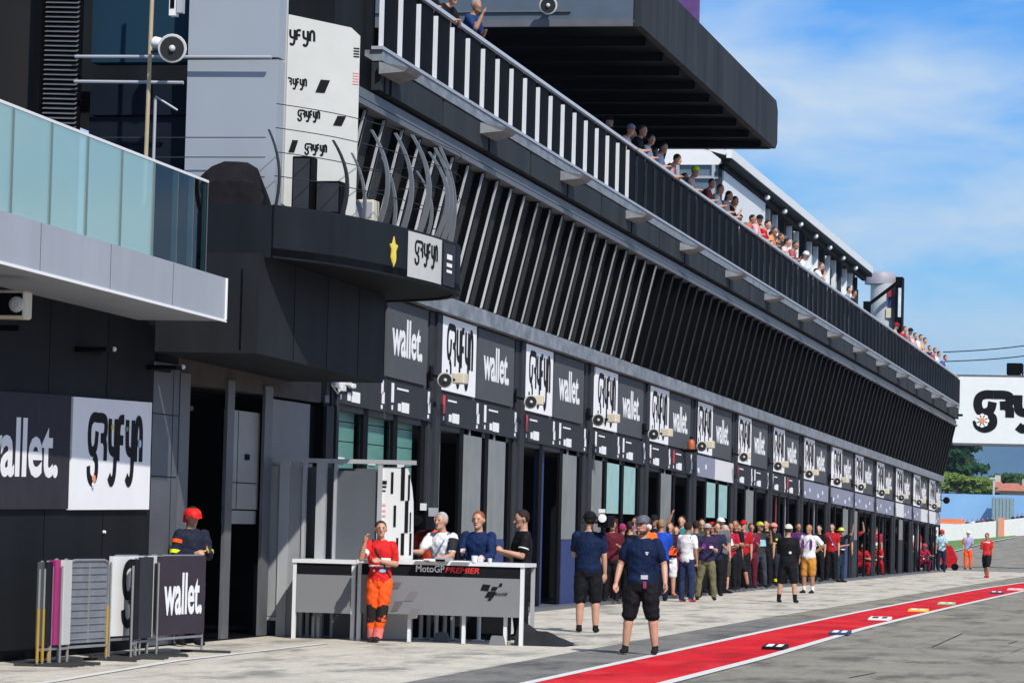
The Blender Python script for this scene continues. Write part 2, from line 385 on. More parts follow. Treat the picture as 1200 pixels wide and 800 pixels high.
# pillars and doors
for k in range(-2, 14):
    y = bay_y(k)-.78
    w = .72
    if k == -2: y = 48.78; w = .3
    if y > Y1: break
    b = MB(); b.box(F0-.08, F0+.01, y, y+w*.45, .065, 5.0+sh(y)-.0, False); b.box(F0-.08, F0+.05, y+w*.52, y+w, .065, 5.01+sh(y), False)
    part(b, 'pillar', DARKG)
b = MB(); b.box(-24, F0+.28, 47.5, Y1+.3, .0055, .07); part(b, 'door_step', MIDG)
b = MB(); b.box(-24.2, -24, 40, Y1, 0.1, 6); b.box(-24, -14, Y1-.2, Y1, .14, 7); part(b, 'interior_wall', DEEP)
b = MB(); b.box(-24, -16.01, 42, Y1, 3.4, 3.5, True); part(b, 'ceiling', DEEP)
SHUT = mat('green_shutter', (.09, .24, .20), .5, var=.15, scale=1.5, stretch=(1, 1, 6))
SHUTG = mat('grey_shutter', (.20, .215, .21), .5, var=.15, scale=1.5)
CB = mat('navy_screen', (.012, .03, .13), .6); CR = mat('red_screen', (.30, .02, .025), .6); CW = mat('white_screen', (.62, .63, .66), .6); CO = mat('orange_screen', (.75, .16, .03), .6)
TEAL = mat('pale_teal_blind', (.30, .50, .47), .6)
def opening(ya, yb, ztop, style, x=F0-.16):
    """one garage opening: posts, curtain or shutter"""
    d = MB()
    if style == 'shutter':
        n = int((ztop-.13)/.30)
        for i in range(n+1):
            z0 = .13+i*.30; z1 = min(z0+.285, ztop)
            if z1 > z0+.02: d.box(x-.04, x, ya, yb, z0, z1)
        o = part(d, 'garage_door', SHUT)
        h = MB(); h.box(x+.001, x+.02, (ya+yb)/2-.18, (ya+yb)/2+.18, 2.5, 2.58); h.build('handle', WHITE, o)
        return
    if style == 'curtain':
        d.box(x+.10, x+.14, ya, ya+(yb-ya)*.86, 1.35, ztop+.08); d.box(x+.14, x+.17, ya+.3, ya+.36, 1.35, ztop+.08); part(d, 'door_curtain', SHUTG)
        d = MB(); d.box(x+.10, x+.15, ya, ya+(yb-ya)*.86, .068, 1.34); part(d, 'door_screen', random.choice([CB, CB, CW, DARKG])); return
    if style == 'teal':
        d.box(x+.10, x+.14, ya, ya+(yb-ya)*.85, 1.9, ztop+.08); part(d, 'door_blind', TEAL)
        d = MB(); d.box(x-.1, x-.05, ya, ya+(yb-ya)*.6, .068, 1.8); part(d, 'door_screen', random.choice([CO, CR, CR])); return
    if style == 'panel':
        d.box(x-.05, x-.0, ya+.1, ya+(yb-ya)*.5, .068, ztop+.08); part(d, 'door_screen', random.choice([CB, CR, SHUTG, SHUTG, DARKG, DARKG])); return
b = MB(); bt = MB()
styles = {-2: ['shutter']*3, -1: ['panel', 'curtain', 'curtain'], 0: ['panel', 'panel', 'curtain'], 1: ['curtain', 'teal', 'teal'], 2: ['panel', 'curtain', 'panel'], 3: ['panel', 'teal', 'teal']}
for k in range(-2, 13):
    ya = bay_y(k)+(.0 if k > -2 else 1.1) - (0 if k > -2 else 6.68*0)
    if k == -2: ya, yb = 49.2, 54.75
    else: yb = bay_y(k+1)-.78
    zt = 3.14+sh((ya+yb)/2)+.05
    w = (yb-ya)/3
    st = styles.get(k, [random.choice(['panel', 'curtain', 'none', 'panel']) for _ in range(3)])
    for i in range(3):
        p = ya+i*w
        opening(p+.03, p+w-.33, zt, st[i])
        q = MB(); q.box(F0-.07, F0-.015, p+w-.30, p+w-.02, .068, zt+.1); part(q, 'door_post', BLACK)
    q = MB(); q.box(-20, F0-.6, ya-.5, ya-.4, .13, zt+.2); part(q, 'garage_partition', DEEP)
# things the lane side of the garages shows lying inside as dark shapes: tool cabinets
# ------------------------------------------------------------------ boards on the facade
def board_thing(name, mb, m, letters, lm, label, cat, group, loc):
    o = mb.build(name, m, None, loc=loc); tag(o, label, cat, group)
    for nm, l, mm in letters: l.build(nm, mm, o)
    return o
gw = 2.52; gz0, gz1 = 3.76, 5.0
y0 = bay_y(-1)-.05
b = MB(); b.add([(F0+a, y0+c*gw, z+sh(y0+c*gw)) for a in (.0, .05) for c in (0, 1) for z in (gz0, gz1)], [(0, 1, 3, 2), (4, 6, 7, 5), (0, 4, 5, 1), (2, 3, 7, 6), (0, 2, 6, 4), (1, 5, 7, 3)])
let = plate(strokes_uv(WORD, .115, .29, .64), (F0+.05, y0+.34, 4.20+sh(y0)), UY, UZ, UX)
daisy = MB(); daisy.lathe((F0+.05, y0+.42, 4.0+sh(y0)), (1, 0, 0), [(.0, .05), (.024, .05)], 8)
g0 = board_thing('sponsor_board', b, mat('bright_white_board', (.88, .88, .88), .5, var=.03, scale=2), [('lettering', let, INK), ('flower', daisy, mat('flower_pink', (.75, .3, .2), .6))], None,
                 'x', 'sign', 'white lettered boards along the facade', (F0, y0, gz0+sh(y0)))
wtxt = text_uv('wallet.', 2.05, .62, bold=.022)
y1 = y0+2.75; ww = 2.95
def slate_board(y1, ww, tw):
    b = MB(); b.add([(F0+a, y1+c*ww, z+sh(y1+c*ww)) for a in (.0, .035) for c in (0, 1) for z in (gz0, gz1-.01)], [(0, 1, 3, 2), (4, 6, 7, 5), (0, 4, 5, 1), (2, 3, 7, 6), (0, 2, 6, 4), (1, 5, 7, 3)])
    vs = [(u*tw/2.05, v, c) for u, v, c in wtxt[0]]
    let = plate((vs, wtxt[1]), (F0+.035, y1+(ww-tw)/2, 4.12+sh(y1+.4)), UY, UZ, UX)
    return board_thing('slate_board', b, SIGNG, [('lettering', let, PAPER)], None, 'x', 'sign', 'slate boards with white lettering along the facade', (F0, y1, gz0+sh(y1)))
w0 = slate_board(y1, ww, 2.1)
wf = slate_board(51.85, 2.65, 2.0); wf['label'] = 'slate board with white lowercase lettering beside the podium box, nearest of its row'
# megaphone
def horn_parts(root, c, ax, r, body=True, m_in=None):
    ax = Vector(ax).normalized()
    h = MB(); h.lathe(c, -ax, [(0, r), (.01, r*1.05), (.03, r*1.03), (.12, r*.62), (.22, r*.38), (.3, r*.3)], 20); hb = h.build('horn', WHITE if not m_in else m_in, root, smooth=True)
    i = MB(); i.lathe(Vector(c)+ax*.012, -ax, [(0, r*.86), (.003, r*.86)], 20); i.build('horn_mouth', mat('horn_inside', (.03, .03, .032), .6, var=0), hb)
    i = MB(); i.ball(Vector(c)+ax*.02, r*.25, 10, 6); i.build('horn_plug', OFFW, hb, smooth=True)
def megaphone():
    y = bay_y(-1)-.95; z = 3.90+sh(y)
    rt = empty('loudspeaker_horn', (F0, y, z), 0, 'x', 'loudspeaker', 'horn loudspeakers in a row below the boards')
    horn_parts(rt, (F0+.36, y-.15, z-.04), (.35, -1, -.12), .125, m_in=OFFW)
    b = MB(); b.box(F0+.34, F0+.54, y+.45, y+.75, z-.07, z+.11); b.build('amplifier_box', BEIGE, rt, bevel=.015)
    b = MB(); b.bar((F0+.05, y+.1, z+.05), (F0+.42, y+.3, z-.02), .04); b.box(F0+.05, F0+.08, y, y+.2, z-.05, z+.2); b.build('bracket', BLACK, rt)
    return rt
m0 = megaphone()
BY = [62.22, 69.08, 75.57, 82.09, 88.78, 95.43, 102.2, 109.32, 115.54, 122.29, 129.07, 135.93, 142.41]
def place(o0, dy, lab, sx=1):
    o = copy_tree(o0) if dy else o0
    o.location = Vector(o0.location)+Vector((0, dy, -G*dy)); o['label'] = lab; return o
base_y = y0+.05
for i in range(14):
    dy = 0 if i == 0 else BY[i-1]-base_y
    place(g0, dy, 'white sponsor board with rounded black lettering, %s from the podium box' % ordn(i))
    if i < 13 or True:
        o = place(w0, dy, 'slate board with white lowercase lettering, %s after the one beside the podium' % ordn(i))
    o = place(m0, dy, 'white horn loudspeaker on a facade bracket, %s from the podium box' % ordn(i))
    if i in (1, 5, 9): o.rotation_euler = (0, 0, R(8))
    if i in (2, 3, 8): o.rotation_euler = (0, 0, R(-7))
# orange lamp on the facade
rt = empty('warning_lamp', (F0, 80.3, 3.9+sh(80)), 0, 'orange warning lamp between two boards above the fourth garage', 'lamp')
b = MB(); b.lathe((F0+.22, 80.3, 3.75+sh(80)), (0, 0, 1), [(0, .09), (.16, .09), (.22, .06), (.24, .02)], 14); b.build('lens', mat('orange_lens', (.40, .09, .03), .4, var=0), rt, smooth=True)
b = MB(); b.box(F0, F0+.36, 80.15, 80.45, 3.68+sh(80), 3.75+sh(80)); b.build('bracket', BLACK, rt)
# number boards above the garage doors
LAV = mat('lavender_plate', (.24, .25, .33), .5, var=.06)
NUMG = mat('graphite_plate', (.035, .038, .045), .5, var=.08)
def number_board(ya, w, style, lab):
    z0, z1 = 3.19, 3.70
    b = MB(); b.add([(F0+a, ya+c*w, z+sh(ya+c*w)) for a in (.0, .04) for c in (0, 1) for z in (z0, z1)], [(0, 1, 3, 2), (4, 6, 7, 5), (0, 4, 5, 1), (2, 3, 7, 6), (0, 2, 6, 4), (1, 5, 7, 3)])
    o = b.build('garage_sign', {'n': NUMG, 'l': LAV, 'w': WHITE}[style[0]], None, loc=(F0, ya, z0+sh(ya))); tag(o, lab, 'sign', 'name plates above the garage doors')
    if style[0] == 'w': return
    def mk(u0_, u1_, v0, v1, m):
        q = MB(); c = ya+w/2
        q.add([(F0+a, ya+u*w, z0+v*(z1-z0)+sh(ya+u*w)) for a in (.041, .048) for u in (u0_, u1_) for v in (v0, v1)], [(0, 1, 3, 2), (4, 6, 7, 5), (0, 4, 5, 1), (2, 3, 7, 6), (0, 2, 6, 4), (1, 5, 7, 3)])
        q.build('printed_mark', m, o)
    r_ = random.Random(int(ya*10))
    if style[0] == 'n':
        fm = FLASH if 'r' in style else PAPER
        mk(.05, .10, .35, .95, fm); mk(.06, .085, .12, .26, PAPER)
        mk(.17, .36+.06*r_.random(), .78, .84, PAPER); mk(.20, .26, .12, .36, PAPER); mk(.28, .44, .10, .42, PAPER)
        mk(.87, .91, .55, .95, PAPER); mk(.885, .935, .25, .6, PAPER); mk(.87, .90, .08, .2, PAPER)
    else:
        mk(.12, .2, .15, .38, PAPER); mk(.5, .56, .4, .62, PAPER)
n = 0
pairs = [(48.95, 3.0), (52.05, 2.95)]
for k in range(-1, 13):
    yb = (BY[k]-.05) if k >= 0 else y0
    pairs += [(yb, 3.1), (yb+3.14, 3.1)]
for i, (ya, w) in enumerate(pairs):
    if ya+w > Y1+.1: w = Y1-ya
    st = 'n' if i < 10 else ('l' if i > 15 or i in (10,) else 'n')
    if i in (2, 4, 9, 12, 15): st = 'nr'
    if i in (11, 24, 27, 28): st = 'w'
    number_board(ya, w, st, '%s name plate above the garage doors, %s from the podium' % ({'n': 'dark', 'l': 'lavender', 'w': 'blank white'}[st[0]], ordn(i)))
# ------------------------------------------------------------------ terrace railing
RL = empty('terrace_railing', (-12.74, 48.3, 8.36), 0, 'long terrace railing of dark panels and upright fins above the pit building', 'railing')
b = MB(); b.box(-12.80, -12.70, 48.25, Y1, 9.52, 9.58, True); b.build('handrail', mat('aluminium_rail', (.55, .56, .58), .35, metal=.3, var=.05), RL)
b = MB(); b.box(-12.84, -12.66, 48.25, Y1, 8.352, 8.40, True); b.build('bottom_rail', LITG, RL)
PANG = mat('dark_railing_panel', (.004, .0055, .009), .8, var=.25)
y = 48.3; i = 0
UP_LIT = mat('upright_lit', (.68, .70, .72), .45, var=.04); UP_DIM = mat('upright_dim', (.022, .028, .038), .4, var=.05)  # same uprights in two colours: brightness of the near run, dimness beyond, painted in
while y < Y1-.2:
    b = MB(); b.box(-12.755, -12.745, y+.12, y+BAY/6-.01, 8.42, 9.50, True); b.build('railing_panel', PANG, RL)
    b = MB()
    wd = .12
    b.box(-12.745-.0, -12.745+(.066 if y < 68.5 else .045), y, y+.035, 8.38, 9.40 if i > 0 else 9.6, True); b.build('upright', UP_LIT if y < 68.5 else UP_DIM, RL)
    y += BAY/6; i += 1
# ------------------------------------------------------------------ PODIUM BALCONY
ZF_ = onY(320, 300, 40.6).z-sh(40.6)
PD = empty('podium_balcony', (-12.1, 40.4, 3.66), 0, 'dark podium balcony with curved steel posts jutting over the pit lane', 'balcony')
yk = 40.4
b = MB(); b.box(F0-.02, -12.1, yk, 46.6, 3.97-.0, 4.95, True)
b2 = MB(); b2.prism([(F0-.02, yk), (-12.1, yk), (-12.1, 46.6), (F0-.02, 46.6)], 3.36, ZF_+.02); b2.build('podium_base', mat('podium_base_cladding', (.018, .020, .023), .6, var=.3, scale=1.4, stretch=(1, 1, .2)), PD)
b = MB(); b.box(F0, F0+.02, yk-.012, yk-.004, 3.4, 4.4, True); b.box(-12.33, -12.31, yk-.012, yk-.004, 3.4, 4.4, True); b.build('panel_joint', BLACK, PD)
def pz(z, y): return z+sh(y)
def catp(pts, n=6):
    P = [Vector(p) for p in pts]; out = []
    for i in range(len(P)-1):
        p0 = P[max(i-1, 0)]; p1 = P[i]; p2 = P[i+1]; p3 = P[min(i+2, len(P)-1)]
        for k in range(n):
            t = k/n
            out.append(.5*((2*p1)+(p2-p0)*t+(2*p0-5*p1+4*p2-p3)*t*t+(3*p1-p0-3*p2+p3)*t**3))
    out.append(P[-1]); return out
ZF = 4.37
def pf(x, y, z=ZF):       # podium outline point from the plan of its underside
    d = ray(x, y); n = Vector((0, G, 1)); t = (z+G*62-CAM.dot(n))/d.dot(n); return (CAM+d*t)
cn = onY(320, 300, 40.6); ZF = cn.z-sh(cn.y)
outline = [(cn.x, cn.y)]
for (px, py) in ((360, 304.5), (400, 310), (450, 319), (500, 330), (524, 337), (536, 341)):
    q = pf(px, py, ZF); outline.append((q.x, q.y))
crv = catp([Vector((a, b_)) for a, b_ in outline]+[Vector((outline[-1][0]-.18, outline[-1][1]+.75)), Vector((outline[-1][0]-.75, outline[-1][1]+1.5)), Vector((-13.0, outline[-1][1]+2.2))], 5)
crv = [(v.x, v.y) for v in crv]
poly = [(F0, 40.6)]+crv+[(F0, crv[-1][1]+.1)]
ZT = ZF+.64
b = MB(); b.prism(poly, ZF, ZF+.1); b.build('podium_floor', BLACK, PD)
for yj in (42.0, 43.6, 45.2):
    b = MB(); b.box(-12.102, -12.096, yj, yj+.014, 3.37, ZF_, True); b.build('panel_joint', BLACK, PD)
# parapet band as a thick curved wall
n = len(crv); b = MB()
inn = []
for i, (x, y) in enumerate(crv):
    a = Vector(crv[max(i-1, 0)]); c = Vector(crv[min(i+1, n-1)]); d = (c-a).normalized(); nn = Vector((-d.y, d.x)); inn.append((x+nn.x*.1, y+nn.y*.1))
vs = [(x, y, ZF-.02+sh(y)) for x, y in crv]+[(x, y, ZT+sh(y)) for x, y in crv]+[(x, y, ZT+sh(y)) for x, y in inn]+[(x, y, ZF-.02+sh(y)) for x, y in inn]
fs = []
for i in range(n-1):
    for k in range(4): fs.append((k*n+i, k*n+i+1, ((k+1) % 4)*n+i+1, ((k+1) % 4)*n+i))
fs += [(0, n, 2*n, 3*n), (n-1, 2*n-1, 3*n-1, 4*n-1)]
b.add(vs, fs)
b.box(-14.4, cn.x-.03, 40.58, 40.68, ZF-.02, ZT-.01, True)
b.build('parapet', mat('podium_parapet_blue_black', (.013, .016, .020), .45, var=.3, scale=1.5, stretch=(1, 1, .2)), PD)
b = MB(); b.box(-14.3, cn.x-.06, 40.72, 44.5, ZF+.12, ZT-.02, True); b.build('platform_base', BLACK, PD)
# decals on the parapet: yellow star emblem, white lettered panel, small dark crest panel
cum = [0]
for i in range(1, n): cum.append(cum[-1]+math.dist(crv[i-1], crv[i]))
def on_par(s, z, off=.006):
    for i in range(n-1):
        if cum[i+1] >= s or i == n-2:
            t = (s-cum[i])/(cum[i+1]-cum[i]); a = Vector(crv[i]); c = Vector(crv[i+1]); p = a.lerp(c, t); d = (c-a).normalized(); o = Vector((d.y, -d.x))*off
            return Vector((p.x+o.x, p.y+o.y, ZF+z+sh(p.y)))
def s_of_px(px):
    best = None
    for k in range(400):
        s = cum[-1]*k/400; p = on_par(s, .3); d = p-CAM; z = d.dot(cf); x = 600+FPX*d.dot(cr)/z
        if best is None or abs(x-px) < best[0]: best = (abs(x-px), s)
        if x > px and best[0] < 3: break
    return best[1]
def par_patch(s0, s1, z0, z1, off, name, m, N_=8):
    q = MB(); vs = []
    for k in range(N_+1):
        s = s0+(s1-s0)*k/N_; vs += [on_par(s, z0, off), on_par(s, z1, off), on_par(s, z0, off-.004), on_par(s, z1, off-.004)]
    fs = []
    for k in range(N_):
        a = k*4; fs += [(a, a+4, a+5, a+1), (a+1, a+5, a+7, a+3), (a+2, a+3, a+7, a+6), (a, a+2, a+6, a+4)]
    fs += [(0, 1, 3, 2), (N_*4, N_*4+2, N_*4+3, N_*4+1)]
    q.add(vs, fs); return q.build(name, m, PD)
sA, sB = s_of_px(478), s_of_px(517)
par_patch(sA, sB, .01, .61, .012, 'white_panel', OFFW)
tw = sB-sA
vs_, fs_ = strokes_uv(WORD, .036, .1, .20)
q = MB(); q.add([on_par(sA+tw*.18+u*1.0*tw*.64/.642, .30+v, .014+c) for u, v, c in [(a*1.0, b_, c) for a, b_, c in vs_]], fs_); q.build('lettering', INK, PD)
par_patch(s_of_px(519.5), s_of_px(533), .02, .6, .01, 'crest_panel', DARKG)
for zz, hh in ((.38, .07), (.28, .05), (.2, .04)):
    par_patch(s_of_px(523), s_of_px(529), zz, zz+hh, .018, 'crest_print', PAPER, 3)
s0 = s_of_px(461); q = MB(); star = []
for k in range(10):
    a = math.pi/2+k*math.pi/5; rr = .16 if k % 2 == 0 else .085; star.append((rr*math.cos(a)*.8, rr*math.sin(a)))
vs = [on_par(s0+a, .33+b_, .016) for a, b_ in star]+[on_par(s0+a, .33+b_, .004) for a, b_ in star]
q.add(vs, [tuple(range(10))]+[(k, (k+1) % 10, 10+(k+1) % 10, 10+k) for k in range(10)])
q.add([on_par(s0+a, .33+b_, c) for c in (.018, .006) for a, b_ in ((-.07, -.06), (.07, -.06), (.06, -.16), (0, -.24), (-.06, -.16))], [(0, 1, 2, 3, 4)]+[(k, (k+1) % 5, 5+(k+1) % 5, 5+k) for k in range(5)])
q.build('star_emblem', mat('emblem_gold', (.72, .56, .06), .4, var=.2, scale=12), PD)
# curved steel posts round the edge
STL = mat('brushed_steel', (.22, .23, .245), .4, metal=.5, var=.1)
for k, (px, h, wd, lean) in enumerate([(326, 1.0, .03, .1), (404, 1.0, .06, .12), (430, .9, .05, .05), (448, 1.25, .075, .16), (466, .95, .05, .05), (476, 1.3, .08, .16), (495, 1.35, .09, .18), (505, .9, .05, .1), (515, 1.2, .08, .2), (523, 1.3, .08, .16), (531, 1.35, .08, .10)]):
    s = s_of_px(px); p = on_par(s, .6, -.06); i = min(range(n), key=lambda j: abs(cum[j]-s)); a = Vector(crv[max(i-1, 0)]); c = Vector(crv[min(i+1, n-1)]); d = (c-a).normalized(); o = Vector((d.y, -d.x, 0))
    vs = []; fs = []; M = 10
    for j in range(M+1):
        t = j/M; bow = math.sin(t*math.pi*.85)*lean*1.1-.22*t*t; w = wd*(1-.55*t)
        c0 = p+Vector((0, 0, h*t))+o*bow
        for sa, sb in ((-.5, -.5), (.5, -.5), (.5, .5), (-.5, .5)):
            vs.append(c0+Vector((d.x, d.y, 0))*(.03*sa)+o*(w*sb))
    for j in range(M):
        for kk in range(4): fs.append((j*4+kk, j*4+(kk+1) % 4, (j+1)*4+(kk+1) % 4, (j+1)*4+kk))
    fs += [(0, 1, 2, 3), (M*4, M*4+1, M*4+2, M*4+3)]
    q = MB(); q.add(vs, fs); q.build('curved_post', STL if k not in (0, 1) else DARKG, PD)
for zz in (1.0, 1.3, 1.6, 1.9):
    q = MB(); q.tube([on_par(cum[-1]*.98*k/24, zz, -.02) for k in range(25)], .006, 4); q.build('cable', DARKG, PD)
# backdrop wall on the podium
bc = onY(333, 200, 42.2); BX, BYY = bc.x, 42.2
dv = Vector((.794, .607, 0)); nv = Vector((.607, -.794, 0))
BD = empty('podium_backdrop', (BX, BYY, ZF+.1+sh(BYY)), 0, 'tall cream backdrop with black lettering and slanted marks standing on the podium', 'backdrop')
zb0 = ZF+.11+sh(BYY); zt1 = onY(333, 17, 42.2).z
W_ = 1.01
vs = []
for off in (0, -.14):
    for a, z in ((0, zb0), (W_, zb0), (W_, zt1-.20), (W_-.13, zt1-.10), (0, zt1)):
        vs.append(Vector((BX, BYY, 0))+dv*a+nv*off+Vector((0, 0, z)))
b = MB(); b.add(vs, [(0, 1, 2, 3, 4), (9, 8, 7, 6, 5)]+[(k, (k+1) % 5, 5+(k+1) % 5, 5+k) for k in range(5)]); b.build('panel', OFFW, BD)
def bd_put(vf, a, z, name, m): return plate(vf, Vector((BX, BYY, z))+dv*a, dv, UZ, nv).build(name, m, BD)
def para(w, h, sk): return ([(0, 0, .002), (w, 0, .002), (w+sk, h, .002), (sk, h, .002), (0, 0, .008), (w, 0, .008), (w+sk, h, .008), (sk, h, .008)], [(0, 1, 2, 3), (4, 5, 6, 7), (0, 1, 5, 4), (1, 2, 6, 5), (2, 3, 7, 6), (3, 0, 4, 7)])
zpx = lambda py: onY(360, py, 42.5).z
def sc(vf, ox=0): return vf
bd_put(strokes_uv(TAIL4, .032, .085, .13), .03, zpx(50), 'lettering', INK)
bd_put(strokes_uv(RR+[[(a+.1, b_) for a, b_ in s] for s in YY(2.5)+FF+YY(4.65)+NN], .022, .046, .09), -.03, zpx(103), 'lettering', INK)
bd_put(strokes_uv(WORD, .024, .046, .09), .17, zpx(139.5), 'lettering', INK)
bd_put(strokes_uv(WORD, .024, .046, .09), .28, zpx(178), 'lettering', INK)
for a, py, w, h, sk in ((.40, 109, .13, .17, .07), (.66, 146, .12, .13, .06), (.05, 181, .08, .16, .05)):
    bd_put(para(w, h, sk), a, zpx(py), 'slanted_mark', INK)
for a, py, cnt, m in ((.92, 64, 4, INK), (.92, 96, 5, mat('pale_red_print', (.75, .35, .35), .6, var=0))):
    for j in range(cnt): bd_put(para(.08, .015, 0), a, zpx(py-3.2*j), 'small_print', m)
sb_ = MB(); e0 = Vector((BX, BYY, 0))-dv*.02
b = MB(); b.box(BX-.13, BX-.01, BYY-.05, BYY+.02, zb0+.25, zt1+.35); so = b.build('side_strip', OFFW, BD)
for py, m in ((8, INK), (12, INK), (17, INK), (32, MC['pale_red_print']), (37, MC['pale_red_print']), (42, MC['pale_red_print']), (54, DARKG), (58, DARKG), (135, mat('blue_print', (.2, .35, .6), .6, var=0)), (140, MC['blue_print']), (182, DARKG), (190, MC['pale_red_print']), (195, MC['pale_red_print'])):
    q = MB(); z = zpx(py); q.box(BX-.11, BX-.03, BYY-.056, BYY-.048, z-.012, z+.012); q.build('small_print', m, so)
# equipment on the podium
def equip(px, py0, py1, wpx, m, name, lab, cat, Y=41.6, dep=.3):
    a = onY(px, py1, Y); c = onY(px+wpx, py0, Y)
    zfl = ZF+.1+sh(Y)
    e = empty(name, (a.x, Y, zfl), 0, lab, cat)
    q = MB(); q.box(a.x, c.x, Y, Y+dep, zfl, c.z); q.build('casing', m, e, bevel=.01)
    q = MB(); q.box(a.x+.02, c.x-.02, Y-.006, Y-.002, max(zfl+.4, a.z), c.z-.03); q.build('front_panel', DARKG if m is BLACK else LITG, e)
    return e
equip(341, 183, 246, 24, BLACK, 'monitor_cabinet', 'tall black cabinet in front of the cream podium backdrop', 'cabinet', 41.5)
equip(369, 212, 248, 30, BLACK, 'monitor_cabinet', 'low wide black cabinet right of the tall one on the podium', 'cabinet', 41.7)
equip(412, 234, 255, 26, BEIGE, 'equipment_case', 'small beige equipment case on the podium edge beside the backdrop', 'case', 43.2)
# covered equipment, a bulky black tarpaulin
CV = MB()
rows = []
for i in range(9):
    t = i/8; X = -13.35+1.12*t; hgt = [.45, .62, .85, .98, 1.02, 1.05, 1.02, .95, .6][i]
    rows.append((X, hgt))
zb = ZF+.12+sh(41); nn_ = 6
for i, (X, hgt) in enumerate(rows):
    for j in range(nn_):
        t = j/(nn_-1); ang = math.pi*t
        CV.v.append(Vector((X+random.uniform(-.02, .02), 41.05-math.cos(ang)*.22, zb+.45+math.sin(ang)*(hgt-.35)*(1 if 0 < j < nn_-1 else 0)+random.uniform(-.02, .02))))
for i in range(8):
    for j in range(nn_-1): CV.f.append((i*nn_+j, i*nn_+j+1, (i+1)*nn_+j+1, (i+1)*nn_+j))
CV.f.append(tuple(range(nn_))); CV.f.append(tuple(8*nn_+j for j in range(nn_)))
for i in range(8): CV.f.append((i*nn_, (i+1)*nn_, (i+1)*nn_+nn_-1, i*nn_+nn_-1))
COVER = mat('black_tarpaulin', (.012, .011, .013), .4, var=.3, scale=6, bump=.5)
o = CV.build('covered_equipment', COVER, None, loc=(-12.8, 41.05, zb)); tag(o, 'bulky equipment under a black cover on the podium left of the backdrop', 'covered equipment')
# ------------------------------------------------------------------ LEFT BUILDING (ledge, glass balustrade, dark wall)
LB = empty('left_building', (F0, 36, 0), 0, 'near dark clad building with pale ledge and upper terrace at the left', 'building')
b = MB(); b.box(-20, F0+.04, 10, 40.36, -1.2, 4.45, True); b.build('wall', WALLD, LB)
b = MB()
for yj in (36.6, 38.6): b.box(F0+.041, F0+.044, yj, yj+.012, -.3, 3.9, True)
b.box(F0+.045, F0+.065, 10, 40.36, .02, .12); b.build('panel_joint', BLACK, LB)
LDG = mat('pale_grey_ledge_cladding', (.34, .365, .40), .45, var=.10, scale=1.1, stretch=(1, 1, .25))
b = MB(); b.box(-20, -12.3, 10, 39.69, 3.70, 4.22, True)
me_o = b.build('ledge', LDG, LB)
for yj in (15, 20, 25, 30, 33.2, 35.4, 37.6):
    b = MB(); b.box(-12.302, -12.297, yj, yj+.012, 3.71, 4.21, True); b.build('ledge_joint', MIDG, me_o)
b = MB(); b.box(-12.31, -12.285, 10, 39.7, 3.685, 3.715, True); b.box(-12.31, -12.285, 39.66, 39.70, 3.7, 4.22, True); b.build('ledge_trim', PAPER, me_o)
# glass balustrade
FROST = bpy.data.materials.new('frosted_glass'); FROST.use_nodes = True
nt = FROST.node_tree; N = nt.nodes; L = nt.links; P_ = N['Principled BSDF']; P_.inputs['Base Color'].default_value = (.40, .60, .57, 1); P_.inputs['Roughness'].default_value = .08
P_.inputs['Coat Weight'].default_value = .5
tr_ = N.new('ShaderNodeBsdfTransparent'); tr_.inputs[0].default_value = (.8, .95, .95, 1); mx_ = N.new('ShaderNodeMixShader'); mx_.inputs[0].default_value = .62
L.new(tr_.outputs[0], mx_.inputs[1]); L.new(P_.outputs[0], mx_.inputs[2]); L.new(mx_.outputs[0], N['Material Output'].inputs[0])
CLR = glass_mat('clear_green_glass', (.62, .85, .80), .02)
GB = empty('glass_balustrade', (-12.37, 36, 4.2+sh(36)), 0, 'pale green glass balustrade along the near building ledge', 'balustrade')
ys_ = [37.0-1.13*k for k in range(16)][::-1]
zt = 5.31
for i in range(len(ys_)-1):
    b = MB(); b.box(-12.385, -12.370, ys_[i]+.02, ys_[i+1]-.012, 4.225, zt, True); b.build('glass_panel', FROST, GB)
    b = MB(); b.box(-12.39, -12.355, ys_[i+1]-.012, ys_[i+1]+.016, 4.225, zt-.01, True); b.build('glass_joint', mat('joint_grey_green', (.12, .17, .17), .4, var=0), GB)
for (a, c) in ((37.02, 37.9), (37.93, 38.5), (38.53, 39.05)):
    b = MB(); b.box(-12.385, -12.372, a, c, 4.225, zt, True); b.build('glass_panel', CLR, GB)
    b = MB(); b.box(-12.387, -12.37, c+.004, c+.024, 4.225, zt, True); b.build('glass_joint', MIDG, GB)
b = MB(); b.box(-12.392, -12.365, 19, 39.07, zt, zt+.03, True); b.build('top_rail', WHITE, GB)
# upper terrace: black walls, louvre, tower column
b = MB(); b.box(-20, -15.33, 41.3, 41.6, 4.4, 14); b.build('upper_wall', mat('black_brown_wall', (.018, .017, .017), .6, var=.4, scale=.5, stretch=(1, 1, .2)), LB)
b = MB(); b.box(-15.42, -15.33, 41.15, 41.29, 4.4, 14); b.build('wall_edge', BLACK, LB)
lv = MB()
for i in range(150):
    z = 4.6+i*.062; lv.add([(-15.31, 41.28, z), (-14.86, 41.28, z-.012), (-14.86, 41.22, z-.042), (-15.31, 41.22, z-.03), (-15.31, 41.29, z+.008), (-14.86, 41.29, z-.004), (-14.86, 41.23, z-.034), (-15.31, 41.23, z-.022)], [(0, 1, 2, 3), (4, 5, 6, 7), (0, 1, 5, 4), (1, 2, 6, 5), (2, 3, 7, 6), (3, 0, 4, 7)])
b = MB(); b.box(-15.32, -14.85, 41.34, 41.4, 4.5, 14); lo = b.build('louvre', BLACK, LB); lv.build('louvre_slat', MIDG, lo)
